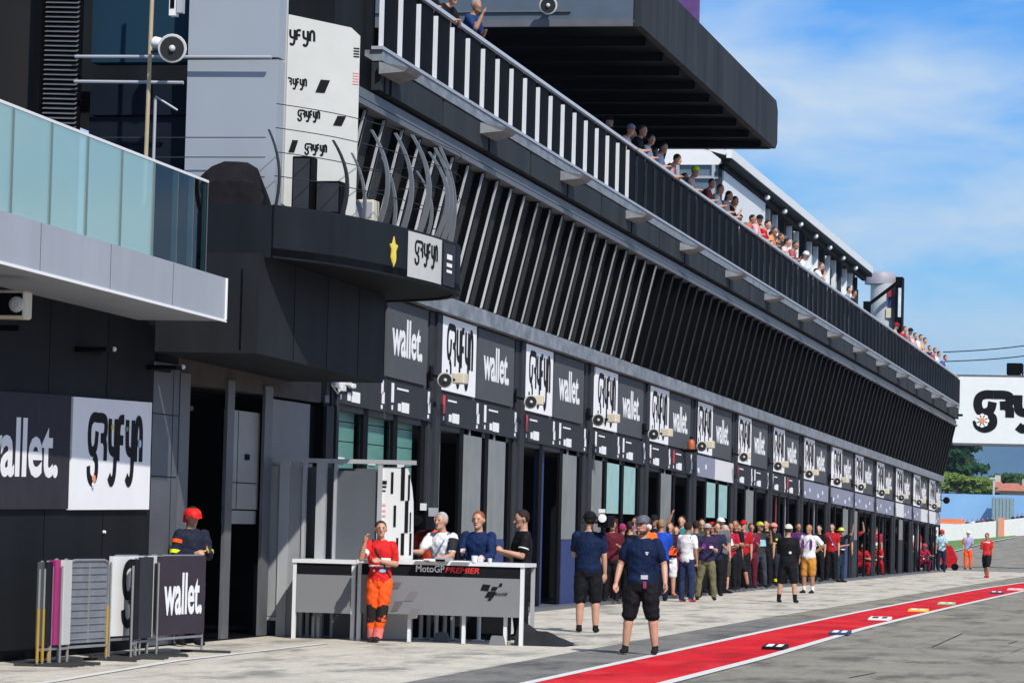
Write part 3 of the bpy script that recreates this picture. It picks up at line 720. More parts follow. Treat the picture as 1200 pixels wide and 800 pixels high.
b = MB(); b.box(-14.84, -13.42, 41.7, 42, 4.5, 6.75); b.box(-14.84, -13.42, 41.72, 42, 6.78, 7.22); b.build('glazed_wall', mat('black_glass', (.008, .012, .02), .12, var=0), LB)
b = MB(); b.box(-14.84, -13.42, 41.7, 42, 7.46, 14); b.build('upper_window', mat('blue_black_glass', (.012, .035, .06), .15, var=0), LB)
for z, xx in ((7.44, -12.25), (7.12, -13.4)):
    b = MB(); b.tube([(-14.86, 41.15, z+.02), (xx, 41.15, z)], .022, 8); b.build('horizontal_bar', LITG if z < 7.2 or True else DARKG, LB)
b = MB(); b.box(-13.40, -12.2, 41.3, 41.6, 4.4, 7.43); b.box(-13.40, -12.2, 41.3, 41.6, 7.46, 14); b.build('tower_panel', mat('pale_blue_grey_panel', (.29, .32, .36), .45, var=.05, scale=.5, stretch=(1, 1, .3)), LB)
b = MB()
for z in (5.9, 6.15, 6.4): b.box(-14.8, -12.25, 41.0, 41.01, z, z+.012)
b.build('wire', DARKG, LB)
# pole with horn, box lamp
PL = empty('camera_pole', (-13.82, 40.9, 4.2), 0, 'thin tan pole with brackets standing on the upper terrace', 'pole')
b = MB(); b.tube([(-13.80, 40.9, 4.4), (-13.76, 40.9, 9.0)], .027, 8); b.build('pole', mat('tan_pole', (.42, .33, .20), .5), PL)
b = MB(); b.tube([(-13.70, 40.95, 4.4), (-13.70, 40.95, 6.9)], .02, 8); b.tube([(-13.70, 40.95, 6.92), (-13.42, 41.0, 6.75)], .014, 6); b.build('support_tube', LITG, PL)
HR = empty('loudspeaker_horn', (-13.68, 40.7, 7.2), 0, 'round white horn loudspeaker clamped to the tan pole on the upper terrace', 'loudspeaker')
pc = onY(200, 57, 40.6)
horn_parts(HR, (pc.x+.02, 40.6, pc.z), (.25, -1, -.12), .175, m_in=OFFW)
b = MB(); b.lathe((pc.x-.28, 40.72, pc.z+.1), (1, -.25, -.2), [(0, .05), (.03, .075), (.12, .07), (.2, .05)], 12); b.build('driver_unit', WHITE, HR, smooth=True)
b = MB(); b.bar((pc.x-.12, 40.8, pc.z), (-13.77, 40.9, pc.z), .03); b.build('bracket', DARKG, HR)
pc = onY(205, 6, 40.8)
SBX = empty('junction_box', (pc.x, 40.8, pc.z-.15), 0, 'small white and grey box on the tan pole above the horn', 'box')
b = MB(); b.box(pc.x-.06, pc.x+.02, 40.75, 40.9, pc.z-.14, pc.z+.25); b.build('casing', WHITE, SBX); b = MB(); b.box(pc.x+.03, pc.x+.1, 40.78, 40.9, pc.z-.1, pc.z+.25); b.build('side_box', LITG, SBX); b = MB(); b.box(pc.x-.045, pc.x+.01, 40.742, 40.748, pc.z-.05, pc.z+.1); b.build('dark_window', BLACK, SBX)
# horn on the canopy end
pc = onY(643, 7, 64.3)
HR2 = empty('loudspeaker_horn', (pc.x, 64.4, pc.z), 0, 'round cream horn loudspeaker mounted on the end of the big canopy', 'loudspeaker')
horn_parts(HR2, (pc.x, 64.25, pc.z), (.1, -1, -.15), .17, m_in=OFFW)
b = MB(); b.bar((pc.x, 64.35, pc.z), (pc.x, 64.6, pc.z+.02), .06); b.build('bracket', BLACK, HR2)
# left wall boards, lamps, floodlight
def wall_pt(px, py, X=F0+.045): return onX(px, py, X)
def wall_board(cs, m, name, lab, th=.04):
    P = [wall_pt(*c) for c in cs]   # TL TR BR BL
    q = MB(); q.add(P+[p+Vector((th, 0, 0)) for p in P], [(0, 1, 2, 3), (4, 5, 6, 7), (0, 1, 5, 4), (1, 2, 6, 5), (2, 3, 7, 6), (3, 0, 4, 7)])
    o = q.build(name, m, None, loc=P[3]); tag(o, lab, 'sign'); return o, P
o, P = wall_board([(82.5, 464.5), (174.6, 471.5), (171, 596.5), (78, 597)], MC['bright_white_board'], 'sponsor_board', 'large square white board with black rounded lettering on the near dark wall')
U_ = (P[2]-P[3]); U_ = U_/U_.length; wl_ = (P[2]-P[3]).length
sw = wl_/6.42*.66
for_v = plate(strokes_uv(WORD, .12, sw, .50), P[3]+Vector((.04, 0, .58))+U_*(wl_*.2), U_, UZ, UX); for_v.build('lettering', INK, o)
for (a, z, m, r_) in ((.26, .36, mat('flower_pink', (.75, .3, .2), .6), .05), (.255, .29, PAPER, .035), (.47, .98, mat('yellow_print', (.8, .62, .05), .5, var=0), .035), (.83, .80, mat('pale_blue_print', (.45, .65, .8), .5, var=0), .05), (.66, .97, mat('green_print', (.1, .35, .15), .5, var=0), .03)):
    q = MB(); q.lathe(P[3]+Vector((.052, 0, z))+U_*(wl_*a), (1, 0, 0), [(0, r_), (.012, r_)], 8); q.build('coloured_mark', m, o)
P0 = wall_pt(-10, 597); P1_ = wall_pt(-10, 455)
o, P = wall_board([(-140, 449), (80, 463.5), (76, 596), (-140, 597)], mat('dark_purple_grey_board', (.035, .034, .045), .5, var=.15), 'slate_board', 'dark board with white lowercase lettering at the left edge of the near wall')
U_ = (P[2]-P[3]).normalized(); vs_, fs_ = text_uv('wallet.', 2.55, .66, bold=.024)
pe = wall_pt(67, 560, F0+.085); plate((vs_, fs_), pe-U_*2.55, U_, UZ, UX).build('lettering', PAPER, o)
for i, (px, py) in enumerate(((104, 409), (188, 430))):
    p = wall_pt(px-16, py); q2 = wall_pt(px+16, py)
    e = empty('wall_lamp', p, 0, ['slim black wall lamp above the big white board', 'slim black wall lamp left of the tall dark doorway'][i], 'lamp', 'slim black wall lamps on the near building')
    q = MB(); q.box(F0+.06, F0+.42, p.y, p.y+.28, p.z-.02, p.z+.03); q.box(F0+.04, F0+.1, p.y, p.y+.8, p.z-.03, p.z+.03); q.build('lamp_arm', BLACK, e)
    q = MB(); q.ball((F0+.43, p.y+.26, p.z+.02), .03, 8, 6); q.build('lamp_tip', WHITE, e)
p = onX(-4, 372, -12.9)
FL = empty('floodlight', p, 0, 'beige framed wall floodlight under the ledge at the left edge', 'lamp')
a = onY(-8, 373, p.y); c = onY(30, 340, p.y)
q = MB(); q.box(a.x, c.x, p.y, p.y+.22, a.z, c.z); hb = q.build('housing', BEIGE, FL, bevel=.02)
q = MB(); q.box(a.x+.03, c.x-.03, p.y-.004, p.y, a.z+.035, c.z-.03); q.build('lens', BLACK, hb)
q = MB(); q.lathe(((a.x+c.x)/2+.08, p.y-.002, (a.z+c.z)/2), (0, -1, 0), [(0, .085), (.03, .075), (.05, .04)], 16); q.build('reflector', OFFW, hb)
q = MB(); q.box(F0+.04, c.x-.1, p.y+.1, p.y+.2, a.z-.12, a.z-.06); q.build('bracket', BLACK, FL)
p = wall_pt(121, 623); q = MB(); q.lathe(p, (1, 0, 0), [(0, .02), (.03, .018)], 10); o = q.build('wall_stud', PAPER, None, loc=p); tag(o, 'tiny white round stud on the near dark wall below the white board', 'stud')
# ------------------------------------------------------------------ entrance section between the near wall and the first garage
ES = empty('entrance_section', (F0, 41, 0), 0, 'grey metal entrance front with tall openings between near wall and garages', 'building front')
def fpx(px, py=600): return onX(px, py, F0).y
GP1 = mat('slate_grey_panel', (.085, .095, .11), .5, var=.12, scale=.9)
GP2 = mat('warm_grey_metal', (.15, .15, .145), .45, var=.12, scale=.9)
yA, yB, yC, yD, yE, yF, yG = [fpx(v) for v in (173, 206, 214, 263, 270, 306, 314)]
yH, yI, yJ = fpx(322), fpx(358), fpx(385)
zt2 = 3.36
q = MB(); q.box(-15, F0, 40.37, yB, .01, 3.55); q.build('side_panel', GP1, ES)
q = MB()
for z in (1.05, 2.12, 2.9): q.box(F0+.001, F0+.004, 40.4, yB-.05, z, z+.012)
q.box(F0+.001, F0+.004, yB-.25, yB-.24, .05, 3.5); q.build('panel_joint', BLACK, ES)
for (a, c) in ((yB+.01, yC+.14), (yD-.02, yE+.02), (yF+.02, yG+.06), (yJ-.4, yJ-.18)):
    q = MB(); q.box(F0-.03, F0+.012, a, c, .02, zt2+.1); q.build('door_post', MIDG, ES)
q = MB(); q.box(F0-.3, F0-.02, yB, 48.3, zt2-.02, 3.9, False); q.build('header', mat('brown_grey_metal', (.075, .066, .062), .55, var=.2), ES)
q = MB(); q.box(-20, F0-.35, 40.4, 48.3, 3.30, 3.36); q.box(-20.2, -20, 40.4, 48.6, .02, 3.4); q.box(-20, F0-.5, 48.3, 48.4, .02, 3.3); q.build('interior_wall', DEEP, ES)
q = MB(); q.box(F0-1.3, F0-1.28, yC+.3, yD, .9, 2.25); q.build('green_screen', mat('dark_green_cloth', (.004, .03, .012), .7, var=0), ES)
q = MB(); q.box(F0-.5, F0-.44, yC+.1, yD-.1, 3.04, 3.10); q.box(F0-.6, F0-.52, yC+.1, yD-.1, 2.86, 2.93); q.build('overhead_track', MIDG, ES)
q = MB(); q.box(F0-.14, F0-.08, yE+.04, yF+.1, 1.75, 3.08); q.box(F0-.14, F0-.1, yE+.04, yF+.1, 1.55, 1.73); dd = q.build('folding_door', mat('door_light_grey', (.27, .28, .275), .45, var=.1), ES)
q = MB(); q.box(F0-.08, F0-.075, yE+.5, yE+.512, 1.76, 3.07); q.box(F0-.08, F0-.074, yE+.04, yF, 2.1, 2.112); q.box(F0-.08, F0-.05, yE+.85, yE+1.0, 2.42, 2.5); q.build('door_fitting', BLACK, dd)
q = MB(); q.box(F0-.12, F0-.06, yG+.08, yI+.3, 2.45, 3.3); q.build('upper_panel', GP2, ES)
q = MB(); q.box(F0-.1, F0+.0, yG+.08, yI+.3, 2.38, 2.44); wf_ = q.build('window', MIDG, ES)
for i, m in enumerate((mat('window_mauve', (.22, .24, .30), .15, var=.3, scale=2), MC['window_mauve'], mat('window_blue', (.09, .15, .28), .15, var=.3, scale=2))):
    q = MB(); w_ = (yI+.3-yG-.08)/3; q.box(F0-.12, F0-.08, yG+.1+i*w_, yG+.06+(i+1)*w_, 1.0, 2.37); q.build('window_pane', m, wf_)
q = MB(); q.box(F0-.3, F0-.1, yI+.32, yJ-.42, .02, 3.3); q.box(F0-.3, F0-.2, yG+.07, yI+.3, .02, .99); q.box(F0-.3, F0+.02, yJ-.17, 48.3, .02, 3.35); q.build('dark_infill', BLACK, ES)
q = MB(); q.box(F0-.02, F0+.06, 48.35, 48.75, .02, 3.3); q.build('downpipe', DARKG, ES)
q = MB(); q.box(F0-6, F0+.02, 40.4, 48.9, .006, .02); q.build('threshold', BLACK, ES)
e = empty('junction_cluster', onX(400, 452, F0+.1), 0, 'white junction boxes and looped cables under the podium box corner', 'cable box')
for i, (px, py, s_) in enumerate(((392, 450, .07), (399, 455, .06), (404, 447, .09), (411, 452, .05))):
    p = onX(px, py, F0+.06); q = MB(); q.box(F0+.045, F0+.12, p.y-s_*2, p.y+s_*2, p.z-s_*.7, p.z+s_*.7); q.build('junction_box', WHITE, e, bevel=.01)
q = MB(); a_ = onX(388, 450, F0+.1); c_ = onX(414, 455, F0+.1); q.tube([a_, a_.lerp(c_, .3)-Vector((0, 0, .12)), a_.lerp(c_, .6)+Vector((0, 0, .05)), c_], .012, 6); q.build('cable', OFFW, e)
# ------------------------------------------------------------------ roof hospitality pavilion
XR = -15.5
def rp(px, py, X=XR): 
    v = onX(px, py, X); return v
e0 = rp(847, 175); yR0 = e0.y; zR0 = e0.z-sh(yR0); yR1 = rp(1013, 365).y
HP = empty('roof_pavilion', (XR, yR0, 8.36+sh(yR0)), 0, 'white roof pavilion with glass front and dark awning eave on the terrace', 'pavilion')
q = MB(); q.box(XR, XR+.28, yR0-.3, yR1, zR0-.42, zR0-.30, True); q.box(XR-.1, XR+.05, yR0, yR1, zR0-.58, zR0-.42, True); q.build('eave', BLACK, HP)
q = MB(); q.box(XR+.16, XR+.32, yR0-.3, yR1, zR0-.29, zR0-.02, True); q.build('gutter', WHITE, HP)
q = MB()
for i in range(17):
    t0 = yR0+(yR1-yR0)*i/17; t1 = yR0+(yR1-yR0)*(i+.9)/17
    q.add([(XR+.15, t0, zR0-.18+sh(t0)), (XR+.15, t1, zR0-.18+sh(t1)), (XR-2.5, t1, zR0+.5+sh(t1)), (XR-2.5, t0, zR0+.5+sh(t0)),
           (XR+.15, t0, zR0-.04+sh(t0)), (XR+.15, t1, zR0-.04+sh(t1)), (XR-2.5, t1, zR0+.62+sh(t1)), (XR-2.5, t0, zR0+.62+sh(t0))], [(0, 1, 2, 3), (4, 5, 6, 7), (0, 1, 5, 4), (1, 2, 6, 5), (2, 3, 7, 6), (3, 0, 4, 7)])
q.build('roof', WHITE, HP)
yM = rp(897, 240).y
q = MB(); q.box(XR-.1, XR, yR0+.3, yM, 8.36, zR0-.59, True); q.build('white_wall', WHITE, HP)
PANE = mat('pale_blue_glazing', (.62, .74, .80), .15, var=.25, scale=1.2); nP = 16
for i in range(nP):
    t0 = yM+(yR1-yM)*i/nP; t1 = yM+(yR1-yM)*(i+1)/nP
    q = MB(); q.box(XR-.3, XR-.25, t0+.08, t1-.08, 8.4, zR0-.95, True); q.build('glass_pane', PANE if i % 5 else CLAD, HP)
    q = MB(); q.box(XR-.28, XR-.1, t0-.06, t0+.06, 8.4, zR0-.59, True); q.build('mullion', WHITE if i % 3 else DARKG, HP)
q = MB(); q.box(XR-3.5, XR-.4, yR0+.4, yR1, 8.4, zR0-.3, True); q.build('rear_mass', DARKG, HP)
q = MB()
for i in range(7):
    t0 = yM-1+i*(yR1-yM)/7; q.ball((XR+.2, t0, zR0-.52+sh(t0)), .09, 8, 6)
q.build('globe_lamp', PAPER, HP, smooth=True)
# near gable: glass end and white tent roof
a = onY(770, 171, yR0); c = onY(846, 192, yR0)
q = MB(); q.add([(a.x, yR0, onY(770, 172, yR0).z), (onY(826, 172, yR0).x, yR0, onY(826, 172, yR0).z), (c.x, yR0, onY(846, 188, yR0).z), (c.x, yR0, onY(846, 193, yR0).z), (a.x, yR0, onY(770, 193, yR0).z)]+
      [(p_[0], yR0+.2, p_[2]) for p_ in ((a.x, 0, onY(770, 172, yR0).z), (onY(826, 172, yR0).x, 0, onY(826, 172, yR0).z), (c.x, 0, onY(846, 188, yR0).z), (c.x, 0, onY(846, 193, yR0).z), (a.x, 0, onY(770, 193, yR0).z))],
      [(0, 1, 2, 3, 4), (5, 6, 7, 8, 9)]+[(k, (k+1) % 5, 5+(k+1) % 5, 5+k) for k in range(5)]); q.build('gable', WHITE, HP)
gz = onY(800, 193, yR0).z
for i, (p0_, p1_) in enumerate(((795, 836), (838, 846))):
    q = MB(); q.box(onY(p0_, 200, yR0).x, onY(p1_, 200, yR0).x, yR0+.1, yR0+.15, 8.36+sh(yR0), gz); q.build('gable_glass', mat('grey_blue_glass', (.10, .14, .18), .1, var=.1), HP)
for px in (794, 836, 844):
    q = MB(); x_ = onY(px, 200, yR0).x; q.box(x_-.05, x_+.05, yR0+.0, yR0+.09, 8.36+sh(yR0), gz); q.build('mullion', LITG if px < 840 else DARKG, HP)
q = MB(); q.box(a.x, onY(846, 192, yR0).x, yR0+.01, yR0+.08, onY(800, 209, yR0).z, onY(800, 206, yR0).z); q.build('transom', LITG, HP)
# white cylinder tower with strut
CT = rp(1036, 360, -15.2); 
TW = empty('stair_tower', (CT.x, CT.y, 7), 0, 'pale round stair tower with dark strut at the end of the roof terrace', 'tower')
Yt = 141.0
cx0, cx1 = onY(1018, 350, Yt).x, onY(1052, 350, Yt).x; rr = (cx1-cx0)/2; cxm = (cx0+cx1)/2
zt_ = onY(1035, 318, Yt).z
q = MB(); q.lathe((cxm, Yt+rr, 5), (0, 0, 1), [(0, rr), (zt_-5-.5, rr)], 28); q.build('tower_body', mat('tower_grey_white', (.45, .48, .50), .5, var=.12, scale=.8), TW, smooth=True)
q = MB(); q.lathe((cxm-.2, Yt+rr, zt_-.5), (0, 0, 1), [(0, rr*1.08), (.25, rr*1.1), (.45, rr*1.0), (.52, rr*.8)], 28); q.build('tower_cap', mat('mauve_grey_cap', (.32, .30, .34), .5), TW, smooth=True)
x2, x3 = onY(1050, 350, Yt).x, onY(1058, 350, Yt).x
q = MB(); q.box(x2, x3, Yt-.3, Yt+.5, 5, onY(1054, 325, Yt).z); q.build('dark_fin', BLACK, TW)
q = MB(); q.box(onY(1053.5, 350, Yt).x, onY(1057, 350, Yt).x, Yt-.33, Yt-.3, onY(1054, 372, Yt).z, onY(1054, 338, Yt).z); q.build('fin_pane', PANE, TW)
pA = onY(1019, 356, Yt-.6); pB = onY(1053, 330, Yt-.6); q = MB(); q.bar(pA, pB, .13); q.box(pA.x-.25, pA.x+.05, Yt-.7, Yt-.5, 6, pA.z+.1); q.build('strut', BLACK, TW)
for px, py, m in ((1043, 342, CR), (1044, 352, CB), (1041, 365, BEIGE)):
    p_ = onY(px, py, Yt-.1); q = MB(); q.box(p_.x-.1, p_.x+.12, Yt-.06, Yt-.02, p_.z-.25, p_.z+.15); q.build('poster_patch', m, TW)
# overhead cables at the right
OC = None
for i, (a_, c_) in enumerate(((410, 399), (421, 412))):
    p0_ = onY(1105, a_+2.5, 170); p1_ = onY(1300, c_-14, 170)
    pts = [p0_.lerp(p1_, t/12)-Vector((0, 0, .25*math.sin(math.pi*t/12))) for t in range(13)]
    q = MB(); q.tube(pts, .028, 5); o = q.build('overhead_cable', DARKG, None, loc=p0_); tag(o, ['upper thin cable crossing the sky above the gantry', 'lower thin cable crossing the sky above the gantry'][i], 'cable')
# ------------------------------------------------------------------ gantry
YG_ = 165.0
xa = onY(1117, 480, YG_).x; zb_ = onY(1117, 518.5, YG_).z; ztg = onY(1123, 441, YG_).z; xb = 9.0
GT = empty('start_gantry', (xb, YG_, 0), 0, 'white gantry banner with big black rounded lettering spanning the track', 'gantry')
q = MB(); q.box(xa, xb, YG_, YG_+.3, zb_, ztg); q.build('banner', mat('gantry_banner_white', (.74, .77, .74), .5, var=.03), GT)
q = MB(); q.box(xa-1.6, xb, YG_+.05, YG_+1.2, ztg+.01, ztg+.1); q.box(xa, xb, YG_-.03, YG_+1.2, zb_-.1, zb_-.005); q.box(xa, xa+.3, YG_+.35, YG_+1.2, zb_, ztg); q.build('truss', MIDG, GT)
for x_ in (xa-1.3, xb-.3):
    q = MB(); q.box(x_-.25, x_+.25, YG_+.4, YG_+.9, .01 if x_ > 0 else 0, zb_-.1); q.build('leg', MIDG, GT)
q = MB()
for i in range(24): q.box(xa+.2+i*.75, xa+.24+i*.75, YG_+.02, YG_+.06, ztg+.1, ztg+.18)
q.build('clip', OFFW, GT)
pu = onY(1139.5, 500, YG_-.01); pt_ = onY(1140, 462.5, YG_-.01); uh = (pt_.z-pu.z)/1.42
lx0 = onY(1141, 480, YG_).x; lux = (onY(1187, 480, YG_).x-onY(1141, 480, YG_).x)/2.02
sw_ = .42
vs_, fs_ = strokes_uv(WORD, sw_, lux*.85, uh)
plate((vs_, fs_), (lx0+.15, YG_-.012, onY(1150, 488.5, YG_).z), UX, UZ, (0, -1, 0)).build('lettering', INK, GT)
pd_ = onY(1151, 492.5, YG_-.04)
q = MB()
for k in range(8):
    a_ = k*math.pi/4; q.lathe((pd_.x+.22*math.cos(a_), YG_-.03, pd_.z+.22*math.sin(a_)), (0, -1, 0), [(0, .12), (.012, .12)], 8)
q.build('flower_petals', PAPER, GT)
q = MB(); q.lathe((pd_.x, YG_-.042, pd_.z), (0, -1, 0), [(0, .13), (.02, .13)], 10); q.build('flower_heart', mat('orange_heart', (.75, .25, .08), .6, var=0), GT)
pb_ = onY(1187, 434, YG_); tb = MB(); tb.box(pb_.x-.32, pb_.x+.45, YG_+.2, YG_+.9, ztg+.12, ztg+.70); o = tb.build('camera_box', BLACK, None, loc=(pb_.x, YG_+.5, ztg), bevel=.04); tag(o, 'black camera housing standing on top of the gantry', 'camera box')
# small dark lamp by the building end
p_ = onY(1109, 586, 146.5); e = empty('end_loudspeaker', p_, 0, 'dark round loudspeaker at the far end of the pit building', 'loudspeaker')
q = MB(); q.lathe(p_, (.2, -1, 0), [(0, .14), (.05, .15), (.3, .06)], 14); q.build('horn', BLACK, e, smooth=True); q = MB(); q.bar(p_, (F0+.1, 147.3, p_.z), .05); q.build('bracket', BLACK, e)
p_ = onY(1124, 487, 148); q = MB(); q.box(-12.7, p_.x+.2, 147.4, 147.5, p_.z-.04, p_.z+.06); o = q.build('boom_arm', BLACK, None, loc=(-12.7, 147.4, p_.z)); tag(o, 'thin black arm sticking out of the far end of the terrace', 'arm')
# ------------------------------------------------------------------ BACKGROUND
def gz_(x, y): return far_z(x, y)
WH = mat('white_pit_wall', (.74, .73, .70), .7, var=.08)
q = MB(); XW = [-46+4*i for i in range(16)]
for x0_, x1_ in zip(XW, XW[1:]):
    z0_, z1_ = gz_(x0_, 400), gz_(x1_, 400)
    q.add([(x0_, 400, z0_-.5), (x1_, 400, z1_-.5), (x1_, 400, max(z1_+2.0, 2.7)), (x0_, 400, max(z0_+2.0, 2.7)), (x0_, 400.6, z0_-.5), (x1_, 400.6, z1_-.5), (x1_, 400.6, max(z1_+2.0, 2.7)), (x0_, 400.6, max(z0_+2.0, 2.7))],
          [(0, 1, 2, 3), (4, 5, 6, 7), (0, 1, 5, 4), (1, 2, 6, 5), (2, 3, 7, 6), (3, 0, 4, 7)])
o = q.build('track_wall', WH, None, loc=(-36, 400, 0)); tag(o, 'low white concrete track wall far beyond the pit exit', 'wall')
for i in range(2):
    p_ = onY([1173, 1179][i], 620, 399.6); q = MB(); q.box(p_.x-.35, p_.x+.35, 399.7, 399.95, gz_(p_.x, 400)-.1, gz_(p_.x, 400)+[2.3, 1.9][i])
    if i == 0: o = q.build('marker_post', mat('faded_orange', (.7, .28, .16), .7), None, loc=(p_.x, 399.7, gz_(p_.x, 400))); tag(o, 'faded orange upright marker on the far white wall', 'marker')
q = MB(); p_ = onY(1110, 609, 399); q.box(p_.x-1.4, p_.x+1.9, 400.1, 400.5, 2.75, 3.3); o = q.build('orange_barrier', mat('orange_block', (.8, .2, .07), .7), None, loc=(p_.x, 400, 2.7)); tag(o, 'orange foam barrier on top of the far white wall', 'barrier')
GRS = mat('grass', (.10, .20, .03), .9, var=.35, scale=.5)
def gpt(px, py):
    # march the ray down to the far ground
    d = ray(px, py); lo, hi = 100, 400
    for _ in range(40):
        m_ = (lo+hi)/2; p = CAM+d*(m_/d.y)
        if p.z > gz_(p.x, p.y)+.02: lo = m_
        else: hi = m_
    p = CAM+d*(lo/d.y); return p
gl = [gpt(px, py) for px, py in ((1090, 651), (1110, 648), (1130, 643), (1150, 637.5), (1170, 633), (1190, 629.5))]
q = MB(); k_ = len(gl); top = [Vector((p.x*399.5/max(p.y, 1), 399.5, 0)) for p in gl]
rows_ = []
for t in (0, .25, .5, .75, 1): rows_.append([Vector((a_.x+(b_.x-a_.x)*t, a_.y+(b_.y-a_.y)*t, 0)) for a_, b_ in zip(gl, top)])
vs = [(p.x, p.y, gz_(p.x, p.y)+.05) for r_ in rows_ for p in r_]
q.add(vs, [(j*k_+i, j*k_+i+1, (j+1)*k_+i+1, (j+1)*k_+i) for j in range(4) for i in range(k_-1)]); tag(q.build('grass_verge', GRS), kind='structure')
q = MB(); q.add([(p.x, p.y, gz_(p.x, p.y)+.08) for p in gl]+[(p.x+.3, p.y-5, gz_(p.x, p.y-5)+.08) for p in gl], [(i, i+1, k_+i+1, k_+i) for i in range(k_-1)]); tag(q.build('grass_kerb', WH), kind='structure')
BL = mat('pale_blue_hoarding', (.22, .42, .68), .6, var=.08, scale=.3)
q = MB(); q.box(-60, 20, 430, 430.4, 1.5, 6.55); o = q.build('blue_hoarding', BL, None, loc=(-38, 430, 1.5)); tag(o, 'long pale blue hoarding behind the far spectators', 'hoarding')
a_ = onY(1162, 600, 427); c_ = onY(1187, 583, 427); q = MB(); q.box(a_.x, c_.x, 427, 429, 1.5, c_.z)
for i in range(6): q.box(a_.x+.1+i*(c_.x-a_.x)/6, a_.x+.25+i*(c_.x-a_.x)/6, 426.9, 427, 1.6, c_.z-.1)
o = q.build('mesh_gate', mat('grey_teal_mesh', (.22, .30, .33), .6), None, loc=(a_.x, 427, 1.5)); tag(o, 'grey teal mesh gate set into the pale blue hoarding', 'gate')
# trees
def leaf_blob(mb, c, r, n, s, rnd):
    c = Vector(c)
    for _ in range(n):
        v = Vector((rnd.gauss(0, 1), rnd.gauss(0, 1), rnd.gauss(0, 1))).normalized()*(rnd.random()**.4)
        p = c+Vector((v.x*r[0], v.y*r[1], v.z*r[2])); a = Vector((rnd.gauss(0, 1), rnd.gauss(0, 1), rnd.gauss(0, 1))).normalized(); b_ = a.orthogonal().normalized(); q_ = s*rnd.uniform(.5, 1.3)
        k = len(mb.v); mb.v += [p-a*q_, p+b_*q_*.6, p+a*q_, p-b_*q_*.6]; mb.f.append((k, k+1, k+2, k+3))
def tree(px, pytop, pybot, Y, w, col, label, name='tree', blobs=9, s=.5, seed=1, conifer=False):
    rnd = random.Random(seed); base = onY(px, pybot, Y); topz = onY(px, pytop, Y).z; H = topz-base.z
    e = empty(name, base, 0, label, 'tree', 'trees beyond the far hoarding')
    q = MB(); q.tube([base-Vector((0, 0, 3)), base+Vector((.1, 0, H*.4)), base+Vector((0, 0, H*.9))], [.35, .25, .06], 7)
    for k in range(7):
        a_ = rnd.uniform(0, 6.28); z_ = H*rnd.uniform(.3, .8); q.tube([base+Vector((0, 0, z_)), base+Vector((math.cos(a_)*w*.6, math.sin(a_)*w*.6, z_+H*.06))], [.12, .03], 5)
    q.build('trunk', mat('bark', (.09, .07, .05), .9), e)
    q = MB()
    for k in range(blobs):
        t = k/(blobs-1)
        if conifer:
            rr_ = w*(1-.55*t)*rnd.uniform(.7, 1.1); a_ = rnd.uniform(0, 6.28)
            leaf_blob(q, base+Vector((math.cos(a_)*rr_*.5, math.sin(a_)*rr_*.5, H*(.2+.78*t))), (rr_*.7, rr_*.7, H*.08), 170, s, rnd)
        else:
            a_ = rnd.uniform(0, 6.28); d_ = w*rnd.uniform(0, .6); leaf_blob(q, base+Vector((math.cos(a_)*d_, math.sin(a_)*d_, H*rnd.uniform(.45, .9))), (w*.5, w*.5, H*.16), 200, s, rnd)
    q.build('crown', mat(*col), e)
PG = ('pine_foliage', (.020, .055, .022), .9); BG = ('bush_foliage', (.10, .16, .018), .9); DG = ('dark_foliage', (.03, .07, .018), .9)
tree(1122, 505, 585, 470, 5.2, PG, 'tall dark pine with ragged side branches beyond the far hoarding', 'pine_tree', 16, .55, 3, True)
tree(1109, 512, 585, 480, 4.5, PG, 'dark pine crowded against the far end of the pit building', 'pine_tree', 12, .55, 5, True)
for i, px in enumerate((1108, 1122, 1137, 1151)):
    tree(px, [556, 555, 557, 560][i], 587, 445, 2.4, BG, ['sunlit yellow green bush nearest the pit building end', 'second sunlit bush right of the pit building end', 'third sunlit bush along the far hoarding', 'small bush beside the pale lamp post'][i], 'bush', 7, .35, 11+i)
tree(1186, 556, 588, 560, 5, DG, 'round dark tree behind the red roofed house', 'tree', 8, .55, 31)
tree(1206, 562, 588, 540, 5, DG, 'dark tree at the right edge behind the red roofed house', 'tree', 8, .55, 33)
# houses
RF = mat('terracotta_roof', (.42, .15, .09), .8, var=.2, scale=1.5)
def house(px0, px1, pyt, pyb, Y, label, col=(.5, .46, .4)):
    a_ = onY(px0, pyb, Y); c_ = onY(px1, pyt, Y); e = empty('house', (a_.x, Y, a_.z), 0, label, 'house')
    w = c_.x-a_.x; hr = (c_.z-a_.z)*.45; ze = c_.z-hr
    q = MB(); q.box(a_.x+.6, c_.x-.6, Y+.6, Y+8, a_.z-4, ze); q.build('wall', mat('house_wall_%d' % px0, col, .8), e)
    q = MB(); q.add([(a_.x, Y, ze), (c_.x, Y, ze), (c_.x-1, Y+4.3, c_.z), (a_.x+1, Y+4.3, c_.z), (a_.x, Y+8.6, ze), (c_.x, Y+8.6, ze)], [(0, 1, 2, 3), (3, 2, 5, 4), (0, 3, 4), (1, 5, 2), (0, 4, 5, 1)]); ro = q.build('roof', RF, e)
    q = MB(); q.box(a_.x+w*.6, a_.x+w*.6+.8, Y+3, Y+3.8, ze, c_.z+.6); q.build('chimney', MC['house_wall_%d' % px0], ro)
    for t in (.25, .5, .75): q = MB(); q.box(a_.x+w*t, a_.x+w*t+1, Y+.55, Y+.59, ze-2.2, ze-.8); q.build('window', BLACK, e)
house(1146, 1176, 561, 582, 510, 'far red roofed house behind the lamp post')
house(1166, 1216, 566, 586, 480, 'nearer red roofed house at the right edge', (.42, .36, .30))
p_ = onY(1163.5, 583, 432); e = empty('lamp_post', (p_.x, 433, 1.5), 0, 'pale lamp post standing behind the blue hoarding', 'lamp post')
